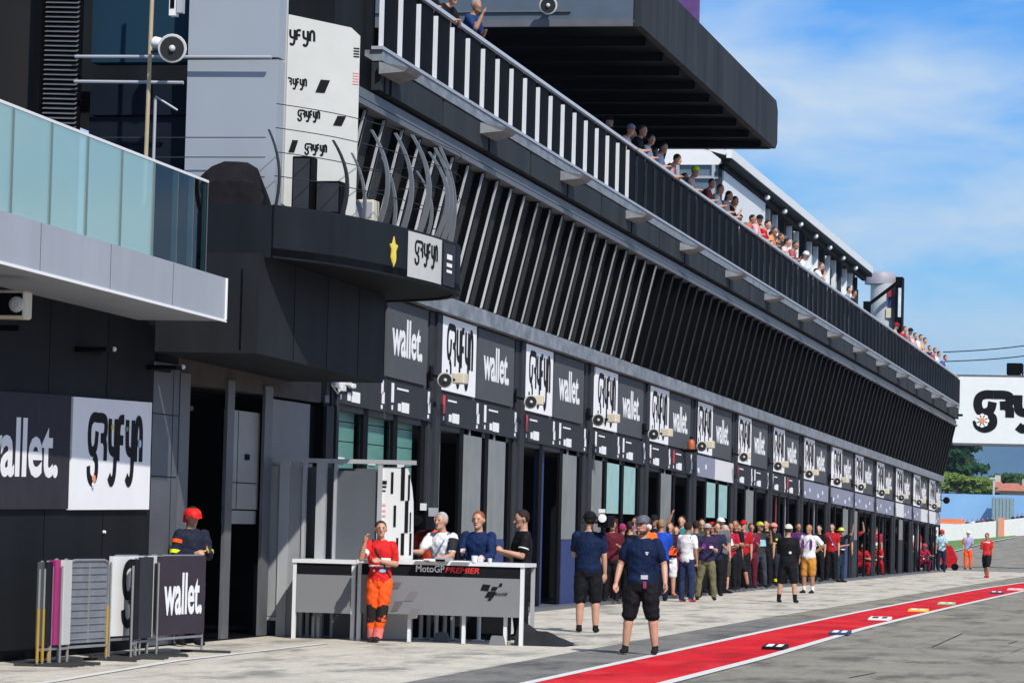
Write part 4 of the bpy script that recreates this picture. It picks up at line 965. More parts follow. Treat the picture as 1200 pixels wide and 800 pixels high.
q = MB(); q.tube([(p_.x, 433, 1.5), (p_.x, 433, onY(1163, 560, 432).z)], [.16, .12], 8); q.build('pole', OFFW, e); q = MB(); q.box(p_.x-.5, p_.x+.5, 432.8, 433.2, onY(1163, 561, 432).z, onY(1163, 559, 432).z); q.build('lamp_head', OFFW, e)
# hills
def ridge(name, Y, base_h, amp, col, seed, depth=900):
    q = MB(); xs_ = [-2600+60*i for i in range(70)]; rows_ = []
    for j in range(6):
        t = j/5; rows_.append([(x_, Y+depth*t, -3+(base_h+amp*mnoise.noise(Vector((x_*.0016, seed, 0)))+amp*.35*mnoise.noise(Vector((x_*.006, seed+t, 2))))*math.sin(t*math.pi/2)) for x_ in xs_])
    vs = [p for r_ in rows_ for p in r_]; k = len(xs_)
    q.add(vs, [(j*k+i, j*k+i+1, (j+1)*k+i+1, (j+1)*k+i) for j in range(5) for i in range(k-1)])
    return tag(q.build(name, mat(name+'_cover', col, .95, var=.3, scale=.012), smooth=True), kind='structure')
ridge('hills', 2300, 48, 14, (.035, .075, .065), 4.2, 500)
ridge('far_hills', 4200, 178, 14, (.015, .075, .13), 9.1, 700)
# grandstand across the track (out of the frame, seen in the window reflections)
GSD = empty('grandstand', (26, 60, 0), 0, 'stepped grandstand with coloured seats across the track, outside the frame', 'grandstand')
q = MB()
for i in range(14): q.box(24+i*.9, 38, -160, 420, .02+i*.8, .8+i*.8)
gmat = bpy.data.materials.new('stand_crowd'); gmat.use_nodes = True; nt = gmat.node_tree; N = nt.nodes; L = nt.links
tc = N.new('ShaderNodeTexCoord'); vr = N.new('ShaderNodeTexVoronoi'); vr.inputs['Scale'].default_value = .9; hs = N.new('ShaderNodeHueSaturation'); hs.inputs['Saturation'].default_value = .75; hs.inputs['Value'].default_value = 1.3
L.new(tc.outputs['Object'], vr.inputs[0]); L.new(vr.outputs['Color'], hs.inputs['Color']); L.new(hs.outputs[0], N['Principled BSDF'].inputs['Base Color'])
q.build('steps', gmat, GSD)
# ------------------------------------------------------------------ BARRIERS, DESK, PROPS
def frame_barrier(P0, P1, H, m_panel, name, lab, group, zlo=.22, text=None, tm=None, th=.05, mesh=False, yellow=False, tilt=0.0):
    """crowd barrier standing between ground points P0 and P1"""
    P0 = Vector((P0[0], P0[1], 0)); P1 = Vector((P1[0], P1[1], 0)); d = (P1-P0); W = d.length; d.normalize(); nrm = Vector((d.y, -d.x, 0))
    e = empty(name, P0, 0, lab, 'barrier', group)
    tl = nrm*(-tilt)
    q = MB(); A0 = P0+Vector((0, 0, .03)); A1 = P1+Vector((0, 0, .03)); r_ = .014
    pts = [A0, P0+tl*.95+Vector((0, 0, H-.08)), P0+d*.04+tl+Vector((0, 0, H-.02)), P0+d*.12+tl+Vector((0, 0, H)), P1-d*.12+tl+Vector((0, 0, H)), P1-d*.04+tl+Vector((0, 0, H-.02)), P1+tl*.95+Vector((0, 0, H-.08)), A1]
    q.tube(pts, r_, 8); q.bar(P0+Vector((0, 0, zlo-.04)), P1+Vector((0, 0, zlo-.04)), .028)
    q.build('frame', mat('galvanised_tube', (.26, .27, .28), .5, metal=.4, var=.15) if not yellow else MC['galvanised_tube'], e, smooth=True)
    for A in (P0+d*.03, P1-d*.03):
        q = MB(); q.bar(A-nrm*.25+Vector((0, 0, .018)), A+nrm*.38+Vector((0, 0, .018)), .05, .03); q.build('foot', mat('dark_tube', (.05, .05, .05), .5), e)
    if yellow:
        for A in (P0, P1):
            q = MB(); q.tube([A+nrm*.0+Vector((0, 0, .05)), A+Vector((0, 0, H*.55))], r_*1.25, 8); q.build('yellow_sleeve', mat('yellow_paint', (.36, .22, .03), .5), e)
    if mesh:
        q = MB()
        for i in range(11): z = zlo+.05+(H-zlo-.12)*i/10; q.bar(P0+d*.05+Vector((0, 0, z)), P1-d*.05+Vector((0, 0, z)), .012)
        q.bar(P0+d*W*.5+Vector((0, 0, zlo)), P0+d*W*.5+Vector((0, 0, H-.03)), .025); q.build('mesh_wire', MC['galvanised_tube'], e)
    vs = []
    for off in (-th/2, th/2):
        for a_, z in ((.0, zlo), (W, zlo), (W, H-.004), (.0, H-.004)): vs.append(P0+d*a_+nrm*(off-(.03 if mesh else 0))+tl*(z/H)+Vector((0, 0, z)))
    q = MB(); q.add(vs, [(0, 1, 2, 3), (7, 6, 5, 4), (0, 4, 5, 1), (1, 5, 6, 2), (2, 6, 7, 3), (3, 7, 4, 0)]); pn = q.build('panel', m_panel, e)
    if text:
        (vs_, fs_), a0, z0 = text; plate((vs_, fs_), P0+d*a0+nrm*(th/2+.003)+tl*(z0/H)+Vector((0, 0, z0)), d, UZ, nrm).build('lettering', tm, pn)
    return e
# the stack stands along the near wall, each barrier angled; ground points
GB_ = 'crowd barriers stacked against the near wall'
def gx(px, Y, Z=0): return onY(px, 700, Y).x
wl2 = text_uv('wallet.', 1.0, .40, bold=.022)
def bar_px(px0, py0, px1, py1, H, *a, **k):
    A = gp(px0, py0); B_ = gp(px1, py1); return frame_barrier((A.x, A.y), (B_.x, B_.y), H, *a, **k)
DKB = mat('dark_mauve_panel', (.045, .036, .048), .5, var=.1); MAG = mat('magenta_panel', (.32, .01, .13), .5)
A = gp(183, 768.5); B_ = gp(236, 764)
ab = math.dist((A.x, A.y), (B_.x, B_.y)); wl3 = text_uv('wallet.', ab*.84, .50, bold=.022)
frame_barrier((A.x, A.y), (B_.x, B_.y), 1.17, DKB, 'crowd_barrier', 'dark barrier with white lowercase lettering, frontmost right of the stack', GB_, .24, (wl3, ab*.08, .47), PAPER)
bar_px(171, 768, 184, 767, 1.17, WHITE, 'crowd_barrier', 'narrow white barrier edge directly behind the lettered dark one', GB_, th=.1)
bar_px(157, 770, 172, 768.5, 1.16, DARKG, 'crowd_barrier', 'dark grey barrier between the two white ones', GB_, th=.1)
A = gp(127, 772); B_ = gp(163, 769.5); ab = math.dist((A.x, A.y), (B_.x, B_.y))
frame_barrier((A.x, A.y), (B_.x, B_.y), 1.17, WHITE, 'crowd_barrier', 'white barrier with one big black rounded letter', GB_, .26, (strokes_uv([[(a_*1.0, b_) for a_, b_ in s] for s in GR], .10, ab*.34, .46), ab*.34, .62), INK)
bar_px(153, 772.2, 158.5, 771, 1.14, WALLD, 'crowd_barrier', 'black barrier edge covering part of the big letter', GB_, th=.05)
bar_px(78, 777.5, 124, 774, 1.13, mat('grey_mesh_fabric', (.16, .175, .20), .7, var=.2, scale=5), 'crowd_barrier', 'grey mesh barrier with yellow sleeves on both legs', GB_, .22, mesh=True, yellow=True)
bar_px(69.5, 779, 78, 778, 1.14, OFFW, 'crowd_barrier', 'slim white barrier edge beside the grey mesh one', GB_, th=.06)
bar_px(58, 779.5, 67, 778.5, 1.14, MAG, 'crowd_barrier', 'magenta barrier near the left end of the stack', GB_, th=.07)
bar_px(49, 780.5, 56, 779.5, 1.12, WALLD, 'crowd_barrier', 'black barrier left of the magenta one', GB_, yellow=True)
bar_px(43, 781, 48, 780, 1.12, mat('dull_green_grey', (.07, .08, .075), .5), 'crowd_barrier', 'leftmost dull grey green barrier of the stack', GB_, yellow=True)
# partition booth behind the desk
PB2 = empty('partition_screen', (onY(305, 748, 45.8).x, 45.8, 0), 0, 'grey partition screens with aluminium frames behind the medic', 'partition')
ALU = mat('partition_aluminium', (.36, .375, .39), .5, metal=.0, var=.06); PGR = mat('partition_grey', (.26, .27, .28), .6, var=.05); PGL = mat('partition_slate', (.085, .095, .11), .55, var=.05)
YP = 45.8
def xq(px, Y=YP): return onY(px, 650, Y).x
HP_ = 2.42
q = MB(); q.box(xq(309), xq(326), YP, YP+.03, .28, HP_-.05); q.box(xq(337), xq(354), YP, YP+.03, .02, HP_-.05); q.build('grey_panel', PGR, PB2)
q = MB(); q.box(xq(356), xq(368), YP+.3, YP+.33, .02, HP_-.05); q.box(xq(391), xq(443), YP+.02, YP+.05, .02, HP_-.1); q.box(xq(385), xq(391), YP+.1, YP+.13, .02, HP_-.05); q.build('slate_panel', PGL, PB2); q = MB(); q.box(xq(310), xq(445), YP+.40, YP+.44, .02, HP_-.06); q.build('rear_panel', mat('booth_rear_slate', (.10, .11, .125), .55, var=.05), PB2)
q = MB()
for a_, c_ in ((304, 309), (326, 337), (353, 356.5), (369, 380), (389.5, 392.5), (441, 446)): q.box(xq(a_), xq(c_), YP-.03, YP+.06, .01, HP_)
q.build('upright', ALU, PB2)
q = MB(); q.box(xq(304), xq(484), YP-.04, YP+.07, HP_, HP_+.06); q.build('top_rail', ALU, PB2); q = MB(); q.box(xq(309), xq(326), YP-.02, YP+.05, .22, .27); q.build('bottom_rail', ALU, PB2)
q = MB(); q.box(xq(379), xq(386), YP+.6, YP+.64, .01, HP_-.1); q.box(xq(356), xq(391), YP+.9, YP+.94, .01, HP_-.1); q.build('dark_return', DARKG, PB2)
q = MB(); xx0, xx1 = xq(446), xq(476); xm = xq(483)
pts = [(xx0, .02), (xm, .02), (xm, 1.45), (xq(482), 1.9), (xq(480), 2.1), (xq(475), HP_-.04), (xx0, HP_-.04)]
q.add([(a_, YP, c_) for a_, c_ in pts]+[(a_, YP+.05, c_) for a_, c_ in pts], [(6, 5, 4, 3, 2, 1, 0), (7, 8, 9, 10, 11, 12, 13)]+[(k, (k+1) % 7, 7+(k+1) % 7, 7+k) for k in range(7)]); wpn = q.build('white_panel', WHITE, PB2)
def pmark(px0, py0, px1, py1, m=INK):
    a_ = onY(px0, py1, YP); c_ = onY(px1, py0, YP); q = MB(); q.box(a_.x, c_.x, YP-.008, YP-.002, a_.z, c_.z); q.build('printed_mark', m, wpn)
for r_ in ((458, 553, 461.5, 578), (461, 592, 464.5, 617), (464, 630, 467, 650), (469.5, 547, 475, 586), (478, 556, 481, 586), (474, 586.5, 479, 624), (469.5, 624.5, 474, 650), (479.5, 624.5, 482.5, 650), (480, 600, 482, 623), (446.5, 563, 453.5, 567), (446.5, 569, 453, 571), (447, 574, 452, 575.5)): pmark(*r_)
for r_ in ((446.5, 590, 452, 592.5), (446.5, 597, 452, 599), (446.5, 603, 452, 605)): pmark(*r_, m=MC['pale_red_print'])
# desk barriers
RAILW = mat('white_desk_frame', (.72, .73, .74), .35, var=.03); DG_ = mat('desk_grey_panel', (.20, .205, .215), .55, var=.04)
def desk(px0, px1, pyt, pyb, Yd, lab, parts, back=.75):
    L_ = onY(px0, pyb, Yd); R_ = onY(px1, pyb, Yd); top = onY(px0, pyt, Yd).z
    x0, x1 = L_.x, R_.x; e = empty('desk', (x0, Yd, 0), 0, lab, 'desk')
    q = MB(); q.box(x0-.01, x1+.01, Yd-.02, Yd+back, top-.035, top+.015); q.build('tabletop', RAILW, e)
    for x_ in (x0, x1-.05):
        for y_ in (Yd, Yd+back-.06): q = MB(); q.box(x_, x_+.05, y_, y_+.05, .005, top-.036); q.build('leg', RAILW if y_ == Yd else ALU, e)
    q = MB(); q.box(x0+.055, x1-.055, Yd+.005, Yd+.03, top-.19, top-.037); b1 = q.build('black_band', INK, e)
    q = MB(); q.box(x0+.055, x1-.055, Yd+.0, Yd+.03, top-.71, top-.192); b2 = q.build('front_panel', DG_, e)
    return e, x0, x1, top, b1, b2
e1, x0, x1, top1, bb1, bb2 = desk(341, 414, 655.5, 751, 45.12, 'grey desk with plain black band left of the medic', None)
q = MB()
for px in (366, 372): q.box(onY(px, 700, 45.5).x, onY(px, 700, 45.5).x+.04, 45.5, 45.54, .01, .3)
q.build('rear_tube', ALU, e1)
e2, x0, x1, top2, bb1, bb2 = desk(417, 612, 656, 756, 45.0, 'long grey desk with white and red lettering on its black band', None)
Wd = x1-x0
def du(px): return onY(px, 700, 45.0).x
vs_, fs_ = text_uv('MotoGP', du(520)-du(486.5), .095, bold=.015); plate((vs_, fs_), (du(486.5), 45.004, onY(500, 670, 45.0).z), UX, UZ, (0, -1, 0)).build('lettering', PAPER, bb1)
vs_, fs_ = text_uv('PREMIER', du(561)-du(521), .078, bold=.02); vs_ = [(u+v*.25, v, c_) for u, v, c_ in vs_]; plate((vs_, fs_), (du(521), 45.004, onY(540, 671.3, 45.0).z), UX, UZ, (0, -1, 0)).build('lettering', FLASH, bb1)
def quadm(pts, m, nm, y0=44.992, par=bb2):
    q = MB(); n_ = len(pts); q.add([onY(px, py, 45.0)+Vector((0, y0-45.0, 0)) for px, py in pts]+[onY(px, py, 45.0)+Vector((0, y0+.006-45.0, 0)) for px, py in pts], [tuple(range(n_)), tuple(range(2*n_-1, n_-1, -1))]+[(k, (k+1) % n_, n_+(k+1) % n_, n_+k) for k in range(n_)]); q.build(nm, m, par)
for a_, b_ in ((567, 684.5), (571, 694)): pass
for pts in ([(566, 684), (575, 685), (572, 692), (563, 691)], [(572, 692.5), (581, 693), (578, 700), (568, 699.5)], [(577, 687), (584, 687.5), (581, 692), (575, 691.5)], [(586, 683), (589, 683), (588, 687), (584, 687)], [(573, 700.5), (577, 700.5), (575, 703.5), (571, 703)]): quadm(pts, INK, 'emblem_mark')
vs_, fs_ = text_uv('MotoGP', du(594)-du(578), .04, bold=.015); plate((vs_, fs_), (du(579), 44.99, onY(585, 697, 45.0).z), UX, UZ, (0, -1, 0)).build('lettering', INK, bb2)
CKD = mat('checker_dark', (.12, .115, .12), .6, var=0); CKM = mat('checker_mid', (.17, .165, .175), .6, var=0)
for pts, m in (([(461, 682), (471, 682), (467, 689), (460, 689)], CKD), ([(480, 693), (490, 693), (484, 703.5), (474, 703.5)], CKM), ([(463, 704), (473, 704), (466, 715), (458, 716)], CKD), ([(482, 713), (492, 713), (489, 724), (478, 725)], CKM)): quadm(pts, m, 'checker_mark')
for px in (473, 537, 586): 
    q = MB(); x_ = onY(px, 740, 44.9).x; q.box(x_, x_+.045, 45.1, 45.15, .01, .4); q.build('leg', RAILW, e2)
# weights and kit under and behind the desk
for i, (px0, px1, pyt, pyb, Y) in enumerate(((424, 432, 743, 751, 45.3), (507, 524, 738, 747, 45.6), (572, 592, 747, 757, 45.06))):
    a_ = onY(px0, pyb, Y); c_ = onY(px1, pyt, Y); q = MB(); w_ = c_.x-a_.x
    q.add([(a_.x, Y, .01), (c_.x, Y, .01), (c_.x-.03, Y+.04, .13), (a_.x+.03, Y+.04, .13), (a_.x, Y+.22, .01), (c_.x, Y+.22, .01), (c_.x-.03, Y+.18, .13), (a_.x+.03, Y+.18, .13)], [(0, 1, 2, 3), (4, 5, 6, 7), (0, 1, 5, 4), (3, 2, 6, 7), (0, 3, 7, 4), (1, 2, 6, 5)])
    o = q.build('base_weight', mat('weight_grey', (.15, .155, .16), .7), None, loc=a_, bevel=.008); tag(o, ['small grey base weight behind the medic feet', 'grey base weight in the middle under the long desk', 'grey base weight at the right end of the long desk'][i], 'weight', 'grey base weights under the desks')
for i, px in enumerate((481, 493, 502, 511, 521, 530, 541, 561)):
    x_ = onY(px, 740, 46.2+.1*(i % 3)).x; hh = .42; q = MB(); q.tube([(x_, 46.2+.1*(i % 3), .02), (x_, 46.2+.1*(i % 3), hh)], .03, 8); q.box(x_-.09, x_+.09, 46.1+.1*(i % 3), 46.3+.1*(i % 3), hh, hh+.04); q.box(x_-.07, x_+.07, 46.12+.1*(i % 3), 46.28+.1*(i % 3), .01, .03)
    o = q.build('pedestal', WHITE if i % 2 else OFFW, None, loc=(x_, 46.2+.1*(i % 3), 0)); tag(o, 'white pedestal foot under the long desk, %s from the left' % ordn(i), 'stand', 'white pedestals seen beneath the desk')
q = MB(); q.box(onY(420, 740, 46.6).x, onY(600, 740, 46.6).x, 46.5, 46.54, .02, .8); o = q.build('rear_screen', INK, None, loc=(-11, 46.5, 0)); tag(o, 'low black screen behind the long desk', 'screen')
# papers and cups on the desk
tz = top2+.016
for i, (px, w_, h_, m) in enumerate(((497, .22, .012, PAPER), (512, .3, .03, PAPER), (520, .16, .05, LITG), (556, .1, .09, PAPER), (574, .07, .06, WHITE), (541, .25, .015, PAPER))):
    x_ = onY(px, 655, 45.0).x; q = MB()
    if i in (3, 4): q.lathe((x_, 45.0, tz), (0, 0, 1), [(0, w_*.35), (h_, w_*.45)], 12)
    else: q.box(x_-w_/2, x_+w_/2, 44.85, 45.2, tz, tz+h_)
    o = q.build(['paper_sheet', 'paper_stack', 'small_case', 'paper_cup', 'paper_cup', 'paper_sheet'][i], m, None, loc=(x_, 45, tz)); tag(o, ['thin white paper at the left on the long desk', 'stack of white papers in front of the white shirt', 'small grey case beside the papers on the desk', 'larger white cup before the navy polo shirt', 'small white cup near the right end of the desk', 'white paper sheet in the middle of the long desk'][i], ['paper', 'paper', 'case', 'cup', 'cup', 'paper'][i])
# black tarpaulin heap right of the desk
q = MB(); rnd = random.Random(5); P0 = onY(606, 755, 45.6); nx_, ny_ = 15, 8
for j in range(ny_):
    for i in range(nx_):
        u = i/(nx_-1); v = j/(ny_-1); hh = .19*math.sin(math.pi*min(v*1.25, 1))*(.35+.65*math.sin(math.pi*min(u*1.1+.05, 1)))*(1 if u < .85 else (1-u)/.15)
        hh += (.25*(1-u*3) if u < .33 else 0)*math.sin(math.pi*v)
        q.v.append(Vector((P0.x+u*.72+rnd.uniform(-.015, .015)+.05*v, 45.3+v*.9, .012+max(hh+rnd.uniform(-.025, .03), 0)*(1 if 0 < j < ny_-1 else 0))))
for j in range(ny_-1):
    for i in range(nx_-1): q.f.append((j*nx_+i, j*nx_+i+1, (j+1)*nx_+i+1, (j+1)*nx_+i))
o = q.build('tarpaulin', mat('glossy_black_sheet', (.022, .022, .024), .32, var=.2, scale=5), None, loc=(P0.x, 45.3, 0), smooth=True); tag(o, 'crumpled black tarpaulin lying on the apron beside the long desk', 'tarpaulin')
o.modifiers.new('s', 'SUBSURF').levels = 1; o.modifiers['s'].render_levels = 1
# slim banner stands between pillars
for i, (px, py0, py1, w_, m, Y) in enumerate(((650, 597, 650, .09, mat('pale_mint_banner', (.45, .60, .60), .6), 62.5), (656, 590, 652, .10, WHITE, 63.2))):
    a_ = onY(px, py1, Y); c_ = onY(px, py0, Y); q = MB(); q.box(a_.x-w_, a_.x+w_*.2, Y, Y+.06, .02, c_.z)
# marker boards on the red strip
TXT = [('black pit board lying on the red strip, nearest', INK, PAPER), ('dark blue board with white print on the red strip', mat('navy_plate', (.02, .035, .12), .5, var=0), PAPER), ('white board on the red strip, third from the front', PAPER, DARKG), ('yellow board lying on the red strip', mat('yellow_plate', (.80, .50, .03), .5, var=0), WHITE), ('pale green board lying on the red strip edge', mat('green_plate', (.30, .50, .18), .5, var=0), WHITE), ('dark navy board, farthest but one on the red strip', MC['navy_plate'], WHITE), ('pale pink board at the far right of the red strip', mat('pink_plate', (.75, .4, .38), .5, var=0), WHITE)]
for i, (px, py, wpx) in enumerate(((908, 761, 29), (984, 744, 25), (1031, 727, 27), (1076, 717, 24), (1109, 709, 21), (1168, 695.5, 17), (1190, 692, 20))):
    c_ = gp(px, py); a_ = gp(px-wpx/2, py); w_ = abs(gp(px+wpx/2, py+.2).x-a_.x)
    q = MB(); q.add([(c_.x-w_/2, c_.y-.22, .016), (c_.x+w_/2, c_.y-.22, .016), (c_.x+w_/2, c_.y+.3, .03), (c_.x-w_/2, c_.y+.3, .03), (c_.x-w_/2, c_.y-.22, .045), (c_.x+w_/2, c_.y-.22, .045), (c_.x+w_/2, c_.y+.3, .075), (c_.x-w_/2, c_.y+.3, .075)], [(0, 1, 2, 3), (4, 5, 6, 7), (0, 1, 5, 4), (1, 2, 6, 5), (2, 3, 7, 6), (3, 0, 4, 7)])
    o = q.build('pit_board', TXT[i][1], None, loc=(c_.x, c_.y, 0)); tag(o, TXT[i][0], 'board', 'boards lying on the red strip')
    for t0, t1 in ((-.36, -.08), (.1, .34)):
        q = MB(); q.add([(c_.x+w_*t, c_.y+yy_, zz) for t, yy_, zz in ((t0, -.12, .048), (t1, -.12, .048), (t1, .2, .067), (t0, .2, .067), (t0, -.12, .055), (t1, -.12, .055), (t1, .2, .074), (t0, .2, .074))], [(0, 1, 2, 3), (4, 5, 6, 7), (0, 1, 5, 4), (1, 2, 6, 5), (2, 3, 7, 6), (3, 0, 4, 7)]); q.build('printed_mark', TXT[i][2], o)
# rubber streaks / seams on the asphalt right of the strip
for i, (p0_, p1_) in enumerate((((1092, 758), (1128, 742)), ((995, 794), (1026, 788)), ((1182, 754), (1192, 751)))):
    a_ = gp(*p0_); c_ = gp(*p1_); q = MB(); d_ = (c_-a_); n_ = Vector((-d_.y, d_.x, 0)).normalized()*.012
    q.add([a_-n_+Vector((0, 0, .006)), c_-n_+Vector((0, 0, .006)), c_+n_+Vector((0, 0, .006)), a_+n_+Vector((0, 0, .006))], [(0, 1, 2, 3)]); tag(q.build('asphalt_seam', mat('tar_seam', (.02, .02, .02), .6), None), kind='structure')
# ------------------------------------------------------------------ PEOPLE
VG = {}
TMP = bpy.data.scenes.new('scratch')
def fuse(mb, voxel, name, smooth_it=2):
    me = mb.mesh(name, None)
    o = bpy.data.objects.new(name, me); TMP.collection.objects.link(o)
    m = o.modifiers.new('r', 'REMESH'); m.mode = 'VOXEL'; m.voxel_size = voxel; m.use_smooth_shade = True
    if smooth_it:
        s = o.modifiers.new('s', 'SMOOTH'); s.iterations = smooth_it; s.factor = .5
    
    with bpy.context.temp_override(scene=TMP, view_layer=TMP.view_layers[0]):
        dg = bpy.context.evaluated_depsgraph_get(); dg.update()
    r_ = bpy.data.meshes.new_from_object(o.evaluated_get(dg)); r_.name = name
    bpy.data.objects.remove(o); bpy.data.meshes.remove(me)
    if name in ('shirt', 'trousers') and voxel < .03:
        ns = [v.normal.copy() for v in r_.vertices]; h_ = random.random()*50
        for v, nn in zip(r_.vertices, ns):
            c = v.co; k_ = mnoise.noise(Vector((c.x*9+h_, c.y*9, c.z*14+c.x*8)))+.5*mnoise.noise(Vector((c.x*22, c.y*22+h_, c.z*26-c.x*18)))
            v.co = c+nn*(.011*k_+.002)
    for p in r_.polygons: p.use_smooth = True
    return r_
def limb(mb, a, b, ra, rb, n=10, flat=False, k=1.0):
    a = Vector(a); b = Vector(b); d = (b-a); L_ = d.length; d.normalize()
    up = Vector((0, 0, 1)) if abs(d.z) < .9 else Vector((0, 1, 0)); s = d.cross(up).normalized(); u = s.cross(d)
    rr = []
    if not flat:
        for t in (-1, -.8, -.4): q = math.sqrt(max(1-t*t, .02)); rr.append((a+d*ra*t, s*ra*q, u*ra*q*k))
    for t in (0, .3, .6, 1):
        r_ = ra+(rb-ra)*t+(.06*(ra+rb)*math.sin(t*math.pi)); rr.append((a+d*L_*t, s*r_, u*r_*k))
    if not flat:
        for t in (.4, .8, 1): q = math.sqrt(max(1-t*t, .02)); rr.append((b+d*rb*t, s*rb*q, u*rb*q*k))
    mb.rings(rr, n)
ARM = {'down': ((.13, .0, -1), (.05, -.18, -1)), 'out': ((.35, .1, -1), (.15, -.5, -1)), 'fold': ((.2, -.12, -1), (-.85, -.8, .18)),
       'hold': ((.12, -.25, -1), (-.35, -1, .25)), 'raise': ((.45, -.6, .45), (-.35, -.5, 1)), 'hip': ((.75, .3, -.8), (-.7, -.15, -.55)),
       'face': ((.3, -.65, -.75), (-.25, -.35, 1)), 'lean': ((.40, -.25, -.9), (-.85, -.55, .15)), 'rest': ((.25, -.6, -.8), (.0, -1, .05)), 'shoulder': ((.6, -.2, -.3), (-.6, -.3, 1)), 'table': ((.15, -.5, -1), (-.1, -1, -.15))}
def mat_p(c, rough=.75): 
    c = tuple(round(v, 3) for v in c); return mat('cloth_%03d_%03d_%03d' % tuple(int(v*999) for v in c), c, rough, var=.28, scale=7, spec=.15, bump=.6)
def person(x, y, z, face, H, label, arms=('down', 'down'), legs='stand', lean=0, top=(.02, .03, .08), bottom=(.01, .01, .012), shoes=(.01, .01, .01), hair=(.03, .02, .015),
           hat=None, skin=None, detail=1, shorts=False, long_sleeve=False, head_turn=0, phones=False, group=None, extras=None, feet=True, fat=1.0, dress=False, hairlong=False, socks=None, knees=None, nod=0, fixed_feet=False):
    """builds one figure in its own frame (front = -y), then stands it at x, y, z"""
    vox = {2: .0105, 1: .02, 0: .034}[detail]
    key = (arms, legs, lean, round(H, 2), detail, shorts, long_sleeve, head_turn, fat, dress, hairlong, nod, bool(hat), feet)
    root = empty('person', (x, y, z), 0, label, 'person', group); root.rotation_euler = (0, 0, R(face))
    sk_ = skin or SKIN
    # skeleton -------------------------------------------------
    hipz = .50*H
    def T(p):            # torso frame: tilt forward about the hip
        v = Vector(p)-Vector((0, 0, hipz)); v = Matrix.Rotation(R(lean), 3, 'X') @ v; return v+Vector((0, 0, hipz))
    crouch = legs in ('crouch', 'sit')
    S = {}
    for s in (1, -1):
        S['sh', s] = T((.100*H*s*fat**.5, 0, .80*H)); S['hip', s] = Vector((.050*H*s, 0, .495*H))
        a_, f_ = ARM[arms[0 if s > 0 else 1]]
        ua = Vector((a_[0]*s, a_[1], a_[2])).normalized()*.165*H; fa = Vector((f_[0]*s, f_[1], f_[2])).normalized()*.145*H
        S['el', s] = S['sh', s]+ua; S['wr', s] = S['el', s]+fa; S['hd', s] = fa.normalized()
        LG = {'stand': ((.06, -.02, -1), (.02, .03, -1)), 'step': ((.04, -.38 if s > 0 else .22, -1), (.0, .02 if s > 0 else .42, -1)), 'wide': ((.16, -.02, -1), (.10, .02, -1)),
              'crouch': ((.35, -1, .15), (.0, .45, -1)), 'cross': ((-.08 if s > 0 else .02, -.08 if s > 0 else 0, -1), (-.17 if s > 0 else -.03, -.04 if s > 0 else .02, -1)), 'lunge': ((.05, -.55 if s > 0 else .1, -1), (.05, -.2 if s > 0 else .2, -1)),
              'sit': ((.15, -1, -.1), (.0, -.1, -1))}[legs]
        S['kn', s] = S['hip', s]+Vector((LG[0][0]*s, LG[0][1], LG[0][2])).normalized()*.235*H
        S['an', s] = S['kn', s]+Vector((LG[1][0]*s, LG[1][1], LG[1][2])).normalized()*.225*H
    minz = min(S['an', 1].z, S['an', -1].z)-.038*H
    dz = Vector((0, 0, -minz))
    for k in S:
        if k[0] != 'hd': S[k] = S[k]+dz
    nT = lambda p: T(p)+dz
    hc = nT((0, -.012*H, .925*H))
    HR_ = Matrix.Rotation(R(head_turn), 3, 'Z') @ Matrix.Rotation(R(nod+lean*.35), 3, 'X')
    hp = lambda v: hc+HR_ @ (Vector(v)*H)
    tors = [(0, 0, .485, .080, .062), (0, 0, .53, .088, .066), (0, 0, .60, .078, .056), (0, 0, .68, .090, .062), (0, 0, .75, .102, .064), (0, 0, .795, .090, .050), (0, .002, .815, .066, .044), (0, .004, .835, .040, .036)]
    RX = Matrix.Rotation(R(lean), 3, 'X')
    def torso(mb, g=1.0, add=0.0, z0=0, z1=99, n=18):
        mb.rings([(nT((cx*H, cy*H, cz*H)), Vector(((rx*fat*g+add)*H, 0, 0)), RX @ Vector((0, (ry*fat*g+add)*H, 0))) for cx, cy, cz, rx, ry in tors if z0 <= cz <= z1], n)
    if key not in VG:
        n_ = 12 if detail == 2 else 8
        B = MB(); torso(B)
        limb(B, nT((0, .004*H, .80*H)), hp((0, .01, -.03)), .030*H, .028*H, n_)
        B.rings([(hp((0, .002 if t > -.7 else -.012, .066*t)), (HR_ @ Vector((.046*H*q*(1 if t > -.3 else .88), 0, 0))), (HR_ @ Vector((0, .056*H*q, 0)))) for t, q in ((-1, .3), (-.9, .52), (-.7, .72), (-.35, .9), (0, 1), (.35, .96), (.7, .76), (.9, .46), (.99, .15))], 16)
        if detail >= 1:
            limb(B, hp((0, -.053, .008)), hp((0, -.064, -.013)), .006*H, .009*H, 8)
            limb(B, hp((0, -.042, -.045)), hp((0, -.046, -.052)), .016*H, .013*H, 8)
            for s in (1, -1): limb(B, hp((.046*s, .004, .008)), hp((.047*s, .006, -.014)), .010*H, .007*H, 8)
